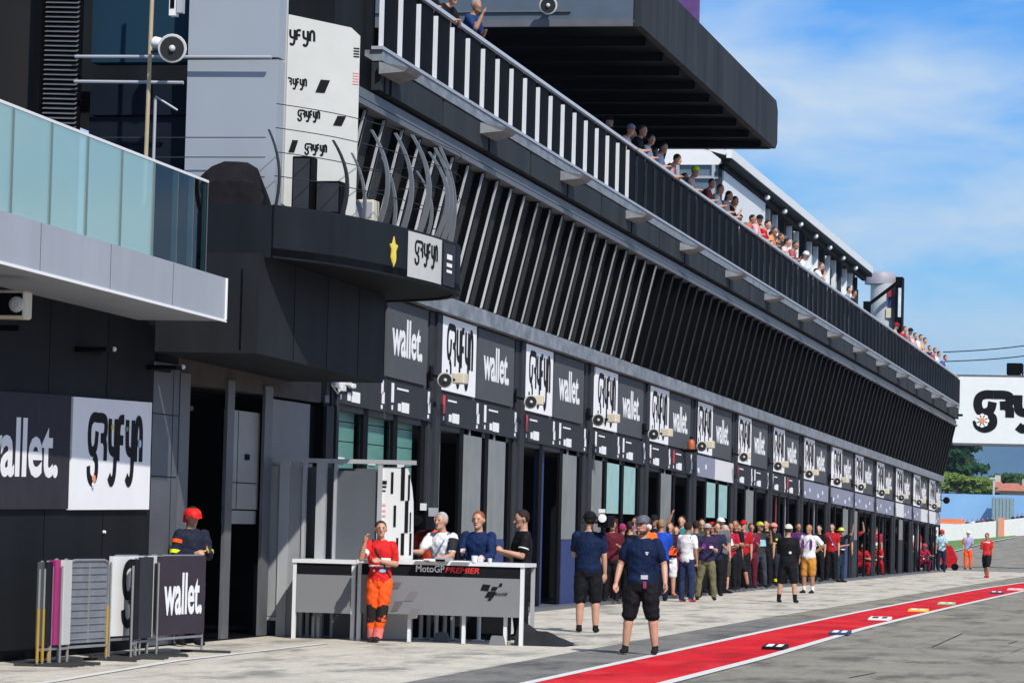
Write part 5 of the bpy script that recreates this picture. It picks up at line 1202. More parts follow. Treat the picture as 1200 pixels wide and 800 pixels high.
        for s in (1, -1):
            limb(B, S['sh', s], S['el', s], .031*H*fat**.5, .024*H, n_); limb(B, S['el', s], S['wr', s], .0245*H, .0165*H, n_)
            d = S['hd', s]; w_ = S['wr', s]; inn_ = Vector((-s*.8, -.5, 0)); pal = w_+d*.028*H
            sd = d.cross(inn_).normalized() if d.cross(inn_).length > .1 else Vector((0, -1, 0)); fw = sd.cross(d).normalized()
            if detail == 2:
                limb(B, w_, w_+d*.045*H, .015*H, .020*H, 10, k=.62)
                for j in range(4):
                    o_ = sd*(j-1.5)*.0118*H; ln = (.030, .036, .034, .027)[j]*H
                    p0_ = w_+d*.050*H+o_; p1_ = p0_+d*ln*.6+fw*.004*H; p2_ = p1_+d*ln*.45+fw*.014*H
                    limb(B, p0_-d*.012*H, p1_, .0062*H, .0058*H, 7); limb(B, p1_, p2_, .0058*H, .005*H, 7)
                t0_ = w_+d*.018*H-sd*.018*H; limb(B, t0_, t0_-sd*.014*H+d*.022*H+fw*.006*H, .008*H, .0065*H, 7); limb(B, t0_-sd*.014*H+d*.022*H+fw*.006*H, t0_-sd*.012*H+d*.040*H+fw*.014*H, .0065*H, .0055*H, 7)
            else:
                limb(B, w_, w_+d*.045*H, .015*H, .019*H, 8, k=.6); limb(B, w_+d*.045*H, w_+d*.085*H+fw*.01*H, .016*H, .009*H, 8, k=.6); limb(B, w_+d*.02*H-sd*.012*H, w_+d*.045*H-sd*.028*H, .008*H, .006*H, 6)
            if feet:
                limb(B, S['hip', s], S['kn', s], .050*H*fat**.5, .034*H, n_); limb(B, S['kn', s], S['kn', s].lerp(S['an', s], .35), .032*H, .034*H, n_)
                limb(B, S['kn', s].lerp(S['an', s], .3), S['an', s], .034*H, .021*H, n_)
        me_b = fuse(B, vox*H/1.75, 'body', 2)
        C_ = MB()
        torso(C_, 1.0, .010, 0 if not crouch else .5)
        for s in (1, -1):
            e_ = S['sh', s].lerp(S['el', s], .72)
            limb(C_, S['sh', s]+Vector((-s*.003*H, 0, -.002*H)), e_ if not long_sleeve else S['el', s], .0385*H*fat**.4, .035*H if not long_sleeve else .030*H, n_, flat=False)
            if long_sleeve: limb(C_, S['el', s], S['wr', s], .032*H, .024*H, n_)
        if dress:
            C_.rings([(nT((0, 0, .56*H)), Vector((.085*H, 0, 0)), Vector((0, .065*H, 0))), (dz+Vector((0, 0, .36*H)), Vector((.105*H, 0, 0)), Vector((0, .085*H, 0)))], 16)
        me_s = fuse(C_, vox*1.1*H/1.75, 'shirt', 2)
        D_ = MB()
        D_.rings([(nT((0, 0, .565*H)), Vector((.088*H*fat, 0, 0)), Vector((0, .066*H*fat, 0))), (Vector((0, 0, .50*H))+dz, Vector((.095*H*fat, 0, 0)), Vector((0, .074*H*fat, 0))), (Vector((0, 0, .455*H))+dz, Vector((.088*H*fat, 0, 0)), Vector((0, .066*H*fat, 0)))], 16)
        for s in (1, -1):
            if shorts: limb(D_, S['hip', s], S['hip', s].lerp(S['kn', s], .93), .060*H*fat**.5, .054*H, n_); D_.tube([S['hip', s].lerp(S['kn', s], .6), S['kn', s]], [.055*H, .055*H], n_)
            else:
                limb(D_, S['hip', s], S['kn', s], .060*H*fat**.5, .043*H, n_); limb(D_, S['kn', s], S['an', s], .042*H, .034*H, n_)
        me_t = fuse(D_, vox*1.1*H/1.75, 'trousers', 2) if feet else None
        E_ = MB()
        for s in (1, -1):
            a_ = S['an', s]; fl = a_.z-.038*H if legs in ('step', 'lunge', 'cross') else 0
            fl = max(fl, 0); zz = fl+.018*H
            E_.rings([(Vector((a_.x, a_.y+.032*H, zz)), Vector((.018*H, 0, 0)), Vector((0, 0, .017*H))), (Vector((a_.x, a_.y+.018*H, zz+.006*H)), Vector((.024*H, 0, 0)), Vector((0, 0, .024*H))), (Vector((a_.x, a_.y-.02*H, zz+.006*H)), Vector((.025*H, 0, 0)), Vector((0, 0, .025*H))),
                      (Vector((a_.x+.004*s*H, a_.y-.07*H, zz-.002*H)), Vector((.029*H, 0, 0)), Vector((0, 0, .018*H))), (Vector((a_.x+.004*s*H, a_.y-.108*H, zz-.006*H)), Vector((.020*H, 0, 0)), Vector((0, 0, .012*H)))], 12)
            E_.tube([Vector((a_.x, a_.y, zz)), Vector((a_.x, a_.y, zz+.045*H))], [.026*H, .024*H], 10)
        me_f = fuse(E_, vox*1.0*H/1.75, 'shoes', 1) if feet else None
        Hh = MB()
        big = 1.0
        hs_ = [(-.62, .62), (-.3, .9), (0, 1), (.35, .96), (.7, .76), (.9, .46), (1, .15)]
        Hh.rings([(hp((0, .013+(.006 if t < 0 else 0), .012+.064*t)), (HR_ @ Vector((.0505*H*q, 0, 0))), (HR_ @ Vector((0, (.050 if t < .2 else .056)*H*q, 0)))) for t, q in hs_], 16)
        if hairlong: Hh.rings([(hp((0, .02, .03)), HR_ @ Vector((.050*H, 0, 0)), HR_ @ Vector((0, .04*H, 0))), (hp((0, .035, -.06)), HR_ @ Vector((.060*H, 0, 0)), HR_ @ Vector((0, .028*H, 0))), (hp((0, .04, -.15)), HR_ @ Vector((.045*H, 0, 0)), HR_ @ Vector((0, .018*H, 0)))], 14)
        me_h = fuse(Hh, vox*1.0*H/1.75, 'hair', 1)
        VG[key] = (me_b, me_s, me_t, me_f, me_h)
    me_b, me_s, me_t, me_f, me_h = VG[key]
    def put(nm, me, m):
        if me is None: return None
        if len(me.materials) == 0: me.materials.append(m)
        o = bpy.data.objects.new(nm, me); COL.objects.link(o); o.parent = root
        if me.materials[0] is not m: o.material_slots[0].link = 'OBJECT'; o.material_slots[0].material = m
        return o
    body = put('body', me_b, sk_); put('shirt', me_s, mat_p(top)); put('trousers', me_t, mat_p(bottom)); put('shoes', me_f, mat_p(shoes))
    def lput(mb, nm, m, par=root, smooth=True): return mb.build(nm, m, par, local=True, smooth=smooth)
    if hair is not None: put('hair', me_h, mat_p(hair))
    if hat:
        kind, col = hat; q = MB(); hm = mat_p(col, .5)
        sc_ = 1.22 if kind == 'helmet' else 1.06
        zb_ = .022 if kind != 'helmet' else .008
        q.rings([(hp((0, .006, zb_+.062*t*(1.0 if kind != 'hat' else .9))), HR_ @ Vector((.052*sc_*H*w_, 0, 0)), HR_ @ Vector((0, .060*sc_*H*w_, 0))) for t, w_ in ((0, 1), (.3, .98), (.6, .85), (.85, .55), (.98, .2))], 18)
        if kind in ('cap', 'helmet'):
            q.rings([(hp((0, -.045, zb_+.010)), HR_ @ Vector((.044*H, 0, 0)), HR_ @ Vector((0, .030*H, 0))), (hp((0, -.058, zb_+.003)), HR_ @ Vector((.038*H, 0, 0)), HR_ @ Vector((0, .040*H, 0)))], 14)
        if kind == 'hat': q.rings([(hp((0, .004, zb_+.004)), HR_ @ Vector((.088*H, 0, 0)), HR_ @ Vector((0, .096*H, 0))), (hp((0, .004, zb_-.002)), HR_ @ Vector((.09*H, 0, 0)), HR_ @ Vector((0, .098*H, 0)))], 20)
        if kind == 'helmet':
            q.rings([(hp((0, .03, zb_+.01)), HR_ @ Vector((.058*H, 0, 0)), HR_ @ Vector((0, .045*H, 0))), (hp((0, .045, zb_-.06)), HR_ @ Vector((.052*H, 0, 0)), HR_ @ Vector((0, .022*H, 0)))], 14)
        lput(q, {'cap': 'cap', 'hat': 'hat', 'helmet': 'helmet'}[kind], hm)
    if phones:
        for s in (1, -1):
            q = MB(); q.lathe(hp((.046*s, .006, -.004)), HR_ @ Vector((s, 0, 0)), [(0, .022*H), (.016*H, .020*H), (.019*H, .012*H)], 12); lput(q, 'ear_defender', mat_p(phones))
        q = MB(); q.tube([hp((.060*math.cos(a_), .008, .064*math.sin(a_)+.008)) for a_ in [math.pi*k/10 for k in range(11)]], .007*H, 6); lput(q, 'headband', mat_p((.02, .02, .02)))
    if detail == 2:
        for s in (1, -1):
            q = MB(); q.ball(hp((.017*s, -.0495, .006)), (.0046*H, .003*H, .0028*H), 8, 6); lput(q, 'eye', mat('eye_dark', (.03, .02, .02), .2, var=0))
            q = MB(); q.tube([hp((.008*s, -.054, .017)), hp((.026*s, -.049, .018))], .0028*H, 5); lput(q, 'eyebrow', mat_p(hair or (.05, .04, .03)))
        q = MB(); q.tube([hp((-.014, -.053, -.032)), hp((0, -.056, -.033)), hp((.014, -.053, -.032))], .0032*H, 6); lput(q, 'mouth', mat('lips', (.35, .10, .08), .5, var=0))
    if socks:
        for s in (1, -1):
            q = MB(); q.tube([S['an', s]+Vector((0, 0, -.01*H)), S['an', s].lerp(S['kn', s], .3)], [.026*H, .030*H], 10); lput(q, 'sock', mat_p(socks))
    if knees:
        for s in (1, -1):
            q = MB(); q.tube([S['kn', s].lerp(S['hip', s], .18), S['kn', s], S['kn', s].lerp(S['an', s], .45)], [.048*H, .050*H, .044*H], 12); lput(q, 'knee_panel', mat_p(knees))
    # extras: list of (name, colour, kind, params) in body frame
    for ex in (extras or []):
        nm, col, kd, pr = ex; q = MB(); m_ = mat_p(col) if isinstance(col, tuple) else col
        if kd == 'band':          # a hoop round the torso
            z_, h_, g_ = pr; i_ = min(range(len(tors)), key=lambda j: abs(tors[j][2]-z_)); rx, ry = tors[i_][3], tors[i_][4]
            q.rings([(nT((0, 0, (z_+dd)*H)), Vector(((rx*fat+.0125+g_)*H, 0, 0)), Vector((0, (ry*fat+.0135+g_)*H, 0))) for dd in (-h_/2, h_/2)], 18)
        elif kd == 'patch':       # small block on the chest (front -y)
            x_, z_, w_, h_, yy_ = pr; c_ = nT((x_*H, yy_*H, z_*H)); q.rings([(c_+Vector((0, k_*.006*H, 0)), Vector((w_*H/2, 0, 0)), Vector((0, 0, h_*H/2))) for k_ in (-1, 1)], 4 if kd == 'x' else 10)
        elif kd == 'box':
            (bx_, by_, bz_), (sx_, sy_, sz_) = pr; c_ = Vector((bx_*H, by_*H, bz_*H))+dz*0; q.box(c_.x-sx_*H/2, c_.x+sx_*H/2, c_.y-sy_*H/2, c_.y+sy_*H/2, c_.z-sz_*H/2, c_.z+sz_*H/2)
        elif kd == 'armband':
            s_, t_, l_ = pr; a_ = S['sh', s_]; b_ = S['el', s_]
            if t_ > 1: a_, b_ = S['el', s_], S['wr', s_]; t_ -= 1
            q.tube([a_.lerp(b_, t_-l_/2), a_.lerp(b_, t_+l_/2)], .043*H*(1 if long_sleeve or t_ < .8 else .9), 12)
        elif kd == 'legband':
            t_, l_ = pr
            for s_ in (1, -1):
                a_ = S['kn', s_]; b_ = S['an', s_]; q = MB(); q.tube([a_.lerp(b_, t_-l_/2), a_.lerp(b_, t_+l_/2)], .044*H, 12); lput(q, nm, m_)
            continue
        elif kd == 'beard':
            q.rings([(hp((0, -.012, -.034)), HR_ @ Vector((.0455*H, 0, 0)), HR_ @ Vector((0, .041*H, 0))), (hp((0, -.018, -.048)), HR_ @ Vector((.040*H, 0, 0)), HR_ @ Vector((0, .039*H, 0))), (hp((0, -.018, -.064)), HR_ @ Vector((.027*H, 0, 0)), HR_ @ Vector((0, .030*H, 0)))], 14)
        elif kd == 'hand':        # something held in hand s
            s_, (sx_, sy_, sz_) = pr; c_ = S['wr', s_]+S['hd', s_]*.07*H; q.box(c_.x-sx_/2, c_.x+sx_/2, c_.y-sy_/2, c_.y+sy_/2, c_.z-sz_/2, c_.z+sz_/2)
        elif kd == 'strap':
            s_ = pr; q.tube([nT((s_*.07*H, .055*H, .80*H)), nT((s_*.065*H, -.01*H, .838*H)), nT((s_*.03*H, -.078*H*fat, .75*H)), nT((-s_*.05*H, -.085*H*fat, .62*H)), nT((-s_*.09*H, -.03*H, .53*H))], .007*H, 6)
        if nm in ('phone', 'camera', 'bag', 'microphone', 'cup', 'bottle'):
            # held things are top-level objects of their own
            MW = Matrix.Translation((x, y, z)) @ Matrix.Rotation(R(face), 4, 'Z')
            q2 = MB(); q2.v = [MW @ v for v in q.v]; q2.f = q.f; c0 = sum(q2.v, Vector((0, 0, 0)))/len(q2.v)
            o = q2.build(nm, m_, None, loc=c0, bevel=.006); tag(o, '%s held by the %s' % (nm, ' '.join(label.replace('person in ', 'person in ').split()[:9])), nm)
        else: lput(q, nm, m_, smooth=(kd not in ('box', 'hand')))
    return root
NAVY = (.005, .014, .048); BLK = (.008, .008, .010); WHT = (.72, .72, .74); RED = (.42, .010, .015); ORG = (.85, .10, .015); KHK = (.14, .13, .07); GRY = (.2, .2, .21); YEL = (.75, .80, .03); BLU = (.01, .06, .42); PUR = (.16, .03, .22)
def atg(px, py): p = gp(px, py); return (p.x, p.y, .006)
GP_ = 'people standing along the garages'
# the nearest figures
x_, y_, z_ = atg(750, 767)
person(x_, y_, .02, 2, 1.77, 'person in navy shirt, black shorts, cap and white ear defenders standing alone on the lane', ('out', 'out'), 'wide', 0, NAVY, BLK, (.012, .010, .010), (.04, .025, .02), ('cap', (.10, .10, .12)), SKIN, 2, True, False, -22, WHT, None,
       [('chest_logo', PAPER, 'patch', (.045, .735, .028, .008, -.078)), ('chest_logo', PAPER, 'patch', (.045, .722, .014, .010, -.079)), ('beard', (.07, .04, .03), 'beard', None), ('belt_tool', (.5, .5, .52), 'box', ((.03, -.075, .555), (.05, .02, .03))), ('belt_tool', (.3, .05, .08), 'box', ((.035, -.082, .50), (.022, .02, .05)))], fat=1.12)
x_, y_, z_ = atg(688, 741)
person(x_, y_, .01, 188, 1.84, 'person seen from behind in navy shirt and black shorts with camera on shoulder', ('hold', 'down'), 'stand', 0, NAVY, BLK, BLK, (.02, .015, .012), ('cap', BLK), SKIN, 2, True, False, 10, (.05, .05, .05), None, fat=1.12)
p_ = Vector((x_, y_, 0)); VC = empty('video_camera', (x_+.24, y_-.02, 1.62), 0, 'shoulder video camera with white rings carried by the navy shirted operator', 'video camera')
q = MB(); q.box(x_+.16, x_+.32, y_-.2, y_+.35, 1.62, 1.80); q.build('camera_body', BLACK, VC, bevel=.01)
q = MB(); q.lathe((x_+.24, y_-.2, 1.76), (0, -1, 0), [(0, .06), (.03, .065), (.035, .03)], 12); q.build('battery_ring', PAPER, VC); q = MB(); q.box(x_+.18, x_+.28, y_-.24, y_-.2, 1.84, 1.90); q.build('top_plate', WHITE, VC)
q = MB(); q.lathe((x_+.24, y_+.35, 1.70), (0, 1, 0), [(0, .05), (.15, .06)], 12); q.build('lens', BLACK, VC)
x_, y_, z_ = atg(443, 752.5)
person(x_, y_, .01, 8, 1.63, 'person in red and white vest and orange trousers leaning on the desk barrier', ('fold', 'face'), 'cross', 0, (.62, .02, .02), ORG, (.02, .02, .02), (.05, .03, .02), None, SKIN, 2, False, False, 12, None, None,
       [('vest_stripe', PAPER, 'band', (.68, .022, 0)), ('vest_stripe', PAPER, 'band', (.625, .014, .004)), ('white_sleeve', WHT, 'armband', (-1, .6, .22)), ('dark_strap', (.02, .02, .02), 'strap', -1), ('blue_patch', (.25, .42, .65), 'patch', (.03, .585, .06, .03, -.072)), ('pink_gaiter', (.75, .18, .16), 'legband', (.85, .35)), ('vest_badge', PAPER, 'patch', (-.04, .585, .02, .02, -.075))], knees=(.02, .015, .015))
fy = 41.3; fx = onY(224, 650, fy).x
person(fx, fy, .02, 38, 1.74, 'firefighter in red helmet and dark jacket with yellow bands behind the left barriers', ('hold', 'fold'), 'stand', 0, (.015, .018, .035), (.015, .018, .03), BLK, (.02, .015, .01), ('helmet', (.68, .02, .02)), SKIN, 2, False, True, 10, None, None,
       [('reflective_band', YEL, 'armband', (-1, .82, .16)), ('reflective_band', YEL, 'armband', (1, .82, .16)), ('reflective_band', YEL, 'band', (.60, .028, .004)), ('shoulder_patch', ORG, 'armband', (-1, .35, .16)), ('phone', (.03, .03, .035), 'hand', (1, (.05, .03, .1)))], nod=14)
# people behind the desk
yb_ = 46.9
def behind(px, pyhead, H, *a, **k):
    p = onY(px, pyhead, yb_); return person(p.x, yb_ if 'dy' not in k else yb_+k.pop('dy'), .01, *a, **k)
p = onY(521, 620, 46.8); person(p.x, 46.8, .01, -12, 1.78, 'person with grey hair in white shirt with lanyard behind the desk', ('table', 'rest'), 'stand', 8, WHT, GRY, BLK, (.35, .34, .33), None, SKIN, 2, False, False, -10, None, None, [('lanyard', (.15, .2, .4), 'strap', 1), ('dark_jacket', (.02, .022, .03), 'armband', (1, .45, .6))])
p = onY(562, 620, 46.6); person(p.x, 46.6, .01, -4, 1.80, 'person with red brown hair in navy polo shirt behind the desk', ('table', 'hold'), 'stand', 4, (.007, .020, .075), BLK, BLK, (.22, .07, .03), None, SKIN, 2, False, True, 0, None, None, [('cup', WHT, 'hand', (1, (.07, .07, .1))), ('phone', WHT, 'hand', (-1, (.06, .02, .05)))], fat=1.1)
p = onY(505, 620, 47.6); person(p.x, 47.6, .01, -20, 1.80, 'camera operator in orange red vest behind the desk', ('shoulder', 'face'), 'stand', 0, (.65, .06, .03), BLK, BLK, (.02, .02, .02), ('cap', BLK), SKIN, 1, False, False, 0, None, None)
VC2 = empty('video_camera', (p.x-.02, 47.3, 1.6), 0, 'black video camera on the shoulder of the orange vested operator', 'video camera')
q = MB(); q.box(p.x-.18, p.x+.06, 47.05, 47.6, 1.52, 1.80); q.build('camera_body', BLACK, VC2, bevel=.01); q = MB(); q.lathe((p.x-.05, 47.05, 1.65), (-.1, -1, 0), [(0, .07), (.1, .08), (.105, .06)], 14); q.build('lens', DEEP, VC2)
q = MB(); q.box(p.x-.02, p.x+.05, 47.0, 47.1, 1.80, 1.90); q.build('top_light', WHITE, VC2); q = MB(); q.box(p.x+.08, p.x+.2, 47.1, 47.2, 1.72, 1.84); q.build('viewfinder', LITG, VC2)
p = onY(613, 620, 47.4); person(p.x, 47.4, .01, -62, 1.83, 'person in black polo shirt looking left at a phone beyond the desk', ('hold', 'hold'), 'stand', 0, BLK, BLK, BLK, (.03, .02, .015), None, SKIN, 2, False, False, 0, None, None, [('phone', BLK, 'hand', (1, (.08, .03, .14))), ('sleeve_print', PAPER, 'armband', (1, .62, .05))], nod=12)
# crowd along the garages: px, foot y, facing, height, label, kwargs
CR_ = [
 (737, 708, 150, 1.74, 'person in black top with white lettering patch behind the navy shirted man', dict(top=BLK, bottom=BLK, phones=(.3, .05, .2), arms=('down', 'hold'), extras=[('back_print', PAPER, 'band', (.74, .05, 0))])),
 (728, 702, 200, 1.62, 'person with magenta headset in dark clothes nearest the garage pillar', dict(top=(.03, .02, .03), bottom=BLK, hair=(.3, .03, .12), arms=('hold', 'hold'))),
 (773, 704, 200, 1.80, 'person in bright blue shirt turned away, short fair hair', dict(top=BLU, bottom=NAVY, hair=(.30, .19, .10), arms=('hold', 'hold'))),
 (783, 701, 25, 1.68, 'person with long fair hair, white shorts and orange bag', dict(top=(.03, .012, .02), bottom=WHT, hair=(.16, .09, .04), hairlong=True, shorts=True, shoes=(.45, .15, .1), arms=('hold', 'fold'), extras=[('bag', ORG, 'box', ((.02, -.10, .60), (.11, .05, .10)))])),
 (804, 705, 160, 1.76, 'person in white shirt and dark blue trousers seen from behind', dict(top=WHT, bottom=(.02, .03, .08), shoes=(.5, .05, .05), arms=('hold', 'down'))),
 (814, 700, 200, 1.80, 'person with dark hair hidden behind the white shirted person', dict(top=(.05, .05, .06), bottom=BLK, arms=('down', 'down'))),
 (827, 703, 10, 1.74, 'person in grey bucket hat, purple black top and khaki trousers', dict(top=(.03, .02, .06), bottom=KHK, hat=('hat', (.35, .34, .32)), hair=None, arms=('hold', 'hold'), legs='wide', fat=1.1, extras=[('purple_panel', PUR, 'patch', (-.04, .70, .06, .08, -.078)), ('purple_panel', PUR, 'patch', (.05, .70, .05, .07, -.078)), ('phone', WHT, 'hand', (1, (.09, .03, .05)))])),
 (838, 698, 20, 1.78, 'dark haired person between the bucket hat and the purple bag', dict(top=(.02, .02, .05), bottom=BLK, arms=('hold', 'down'))),
 (848, 695, 60, 1.72, 'grey haired person with white sleeves, brown shorts and purple bag', dict(top=(.03, .03, .05), bottom=(.07, .06, .04), shorts=True, hair=(.42, .41, .40), hat=None, arms=('hold', 'down'), extras=[('bag', (.45, .06, .55), 'box', ((-.10, -.04, .60), (.10, .06, .11))), ('white_sleeve', WHT, 'armband', (1, .4, .6)), ('white_sleeve', WHT, 'armband', (-1, .4, .6))])),
 (863, 689, 70, 1.70, 'person in black dress striding toward the lane', dict(top=BLK, bottom=BLK, shorts=True, dress=True, legs='lunge', arms=('down', 'hold'), hairlong=True)),
 (870, 684, 0, 1.78, 'person in red cap and red top beside the orange red banner', dict(top=RED, bottom=BLK, hat=('cap', RED), arms=('down', 'down'))),
 (889, 690, 35, 1.76, 'person in yellow cap and pale blue bib raising a hand to the face', dict(top=(.03, .03, .03), bottom=(.04, .045, .06), hat=('cap', (.45, .42, .05)), arms=('face', 'down'), legs='wide', extras=[('pale_bib', (.30, .55, .68), 'band', (.68, .10, .004))])),
 (905, 687, 20, 1.76, 'firefighter in dark jacket with two yellow bands beside the lane crowd', dict(top=(.015, .018, .035), bottom=(.02, .02, .035), hat=('helmet', (.75, .25, .22)), long_sleeve=True, arms=('fold', 'fold'), extras=[('reflective_band', YEL, 'band', (.73, .03, .006)), ('reflective_band', YEL, 'band', (.62, .03, .006)), ('boot_band', YEL, 'legband', (.75, .2))])),
 (922, 706, 172, 1.76, 'person in black with white cap seen from behind, standing out in the lane', dict(top=BLK, bottom=BLK, shorts=True, hat=('cap', (.62, .60, .52)), arms=('hold', 'hold'), legs='wide', socks=BLK, fat=1.15, long_sleeve=True, extras=[('back_badge', PAPER, 'patch', (-.055, .64, .035, .035, .082))])),
 (947, 695, -20, 1.80, 'bald person in purple vest, white shirt and orange brown shorts', dict(top=WHT, bottom=(.50, .22, .04), shorts=True, hair=None, arms=('hip', 'down'), legs='stand', fat=1.1, socks=WHT, extras=[('vest_side', PUR, 'patch', (-.065, .70, .05, .16, -.070)), ('vest_side', PUR, 'patch', (.065, .70, .045, .16, -.070)), ('lanyard', (.2, .2, .3), 'strap', 1)])),
 (974, 681, 0, 1.80, 'person in red shirt at the garage door left of the yellow hat', dict(top=RED, bottom=BLK, arms=('down', 'down'))),
 (984, 682, 60, 1.74, 'person in yellow hat and black clothes with a white belt', dict(top=BLK, bottom=(.015, .03, .05), hat=('hat', (.65, .60, .10)), hair=None, arms=('raise', 'hold'), extras=[('belt_bag', WHT, 'band', (.60, .02, .004))])),
 (998, 678, 30, 1.78, 'person in red and white shirt inside the garage doorway', dict(top=(.5, .03, .03), bottom=BLK, arms=('raise', 'down'))),
 (1008, 676, 20, 1.72, 'person in red overalls crouching at the garage door', dict(top=RED, bottom=RED, legs='crouch', lean=25, arms=('lean', 'rest'))),
 (1029, 675, -10, 1.74, 'person in red overalls and pale helmet crouching beside the white print shirt', dict(top=RED, bottom=RED, legs='crouch', lean=20, arms=('rest', 'raise'), hat=('helmet', (.6, .58, .55)))),
 (1038, 672, 5, 1.76, 'person in black shirt with white chest print, arms slightly open', dict(top=BLK, bottom=BLK, arms=('out', 'out'), extras=[('chest_print', PAPER, 'patch', (0, .72, .09, .035, -.076))])),
 (1026, 669, 0, 1.80, 'person in dark red shirt far inside the doorway', dict(top=(.4, .02, .06), bottom=BLK, arms=('down', 'down'))),
 (1050, 672, -10, 1.82, 'person in bright red shirt and black trousers, hands down', dict(top=RED, bottom=BLK, arms=('down', 'down'), hair=(.3, .2, .15))),
 (1064, 671, 170, 1.76, 'person in white shirt and black shorts by the last garages', dict(top=WHT, bottom=BLK, shorts=True, shoes=WHT, arms=('hold', 'down'))),
 (1072, 669, 0, 1.80, 'person in red top standing behind the white shirt', dict(top=(.45, .02, .04), bottom=BLK, arms=('down', 'down'))),
 (1079, 671, 30, 1.72, 'person in dark crimson overalls crouching near the building end', dict(top=(.30, .01, .05), bottom=(.20, .01, .04), legs='crouch', lean=25, arms=('rest', 'rest'), hat=('helmet', (.45, .03, .08)))),
 (1095, 669, 10, 1.72, 'person in black next to the pale blue bib', dict(top=BLK, bottom=BLK, arms=('down', 'hold'))),
 (1103, 670, 5, 1.80, 'person in pale blue bib and red helmet at the end of the building', dict(top=(.40, .58, .68), bottom=(.015, .02, .04), hat=('helmet', (.5, .03, .03)), arms=('hold', 'down'))),
 (1134, 667, 10, 1.76, 'marshal in orange trousers and pale top out beyond the building', dict(top=(.35, .35, .55), bottom=ORG, hat=('cap', WHT), arms=('hold', 'down'), extras=[('orange_side', ORG, 'armband', (-1, .4, .7))])),
 (1156, 677, -15, 1.72, 'person in red and white shirt with black shorts alone on the far lane', dict(top=(.6, .03, .03), bottom=BLK, shorts=True, shoes=RED, arms=('down', 'hold'), legs='step', extras=[('white_shoulders', PAPER, 'band', (.78, .05, .0))])),
]
CR_ += [
 (716, 700, 10, 1.70, 'person in dark maroon top standing in the garage mouth left of the magenta headset', dict(top=(.10, .01, .02), bottom=BLK, arms=('hold', 'down'))),
 (744, 697, -30, 1.78, 'tall person in grey shirt deep behind the navy shirted man', dict(top=(.22, .22, .24), bottom=BLK, arms=('fold', 'fold'))),
 (757, 699, 30, 1.72, 'person in orange shirt partly hidden by the white ear defenders', dict(top=(.65, .14, .02), bottom=BLK, arms=('hold', 'hold'))),
 (765, 693, -10, 1.82, 'person in black cap at the back between orange and blue shirts', dict(top=BLK, bottom=BLK, hat=('cap', BLK), arms=('down', 'face'))),
 (791, 697, 0, 1.60, 'short person in dark red dress beside the orange bag', dict(top=(.16, .01, .03), bottom=BLK, dress=True, hairlong=True, arms=('hold', 'down'))),
 (797, 692, 15, 1.84, 'tall person in teal shirt at the back by the pillar', dict(top=(.02, .18, .20), bottom=BLK, arms=('down', 'raise'))),
 (809, 696, -20, 1.66, 'person in pink top peering past the white shirt', dict(top=(.60, .16, .22), bottom=(.05, .05, .07), hairlong=True, arms=('hold', 'hold'))),
 (820, 693, 40, 1.79, 'person in dark green jacket behind the bucket hat', dict(top=(.02, .06, .03), bottom=BLK, long_sleeve=True, arms=('fold', 'fold'))),
 (833, 691, -15, 1.70, 'person in red cap and navy top behind the bucket hat', dict(top=NAVY, bottom=BLK, hat=('cap', RED), arms=('hold', 'hold'))),
 (843, 690, 25, 1.82, 'person in white cap behind the purple bag carrier', dict(top=(.12, .12, .14), bottom=BLK, hat=('cap', WHT), arms=('down', 'down'))),
 (855, 688, 0, 1.73, 'person in crimson top between grey hair and black dress', dict(top=(.42, .01, .04), bottom=BLK, arms=('hold', 'down'))),
 (861, 685, -25, 1.80, 'person in black with sunglasses at the back by the orange red banner', dict(top=BLK, bottom=BLK, arms=('fold', 'fold'))),
 (879, 685, 20, 1.72, 'person in maroon shirt right behind the yellow cap', dict(top=(.20, .01, .03), bottom=(.10, .01, .02), arms=('hold', 'down'))),
 (897, 684, -10, 1.82, 'person in black shirt between the yellow cap and the firefighter', dict(top=BLK, bottom=BLK, arms=('down', 'down'))),
 (934, 684, 15, 1.78, 'person in dark violet shirt half hidden behind the purple vest', dict(top=(.08, .02, .12), bottom=BLK, arms=('hold', 'down'))),
 (959, 682, -20, 1.74, 'person in black by the doorway right of the orange brown shorts', dict(top=BLK, bottom=BLK, arms=('down', 'hold'))),
 (990, 679, 0, 1.80, 'person in dark grey behind the yellow hat', dict(top=(.05, .05, .06), bottom=BLK, arms=('down', 'down'))),
 (1017, 674, 10, 1.78, 'person in black standing between the two crouching figures', dict(top=BLK, bottom=BLK, arms=('fold', 'fold'))),
 (1043, 671, 20, 1.76, 'person in navy behind the white chest print', dict(top=NAVY, bottom=BLK, arms=('down', 'down'))),
 (1057, 671, -15, 1.80, 'person in dark red polo between bright red and white shirts', dict(top=(.25, .01, .02), bottom=BLK, arms=('fold', 'fold'))),
 (1088, 669, 10, 1.78, 'person in black polo right of the crimson crouching figure', dict(top=BLK, bottom=BLK, arms=('down', 'down'))),
]
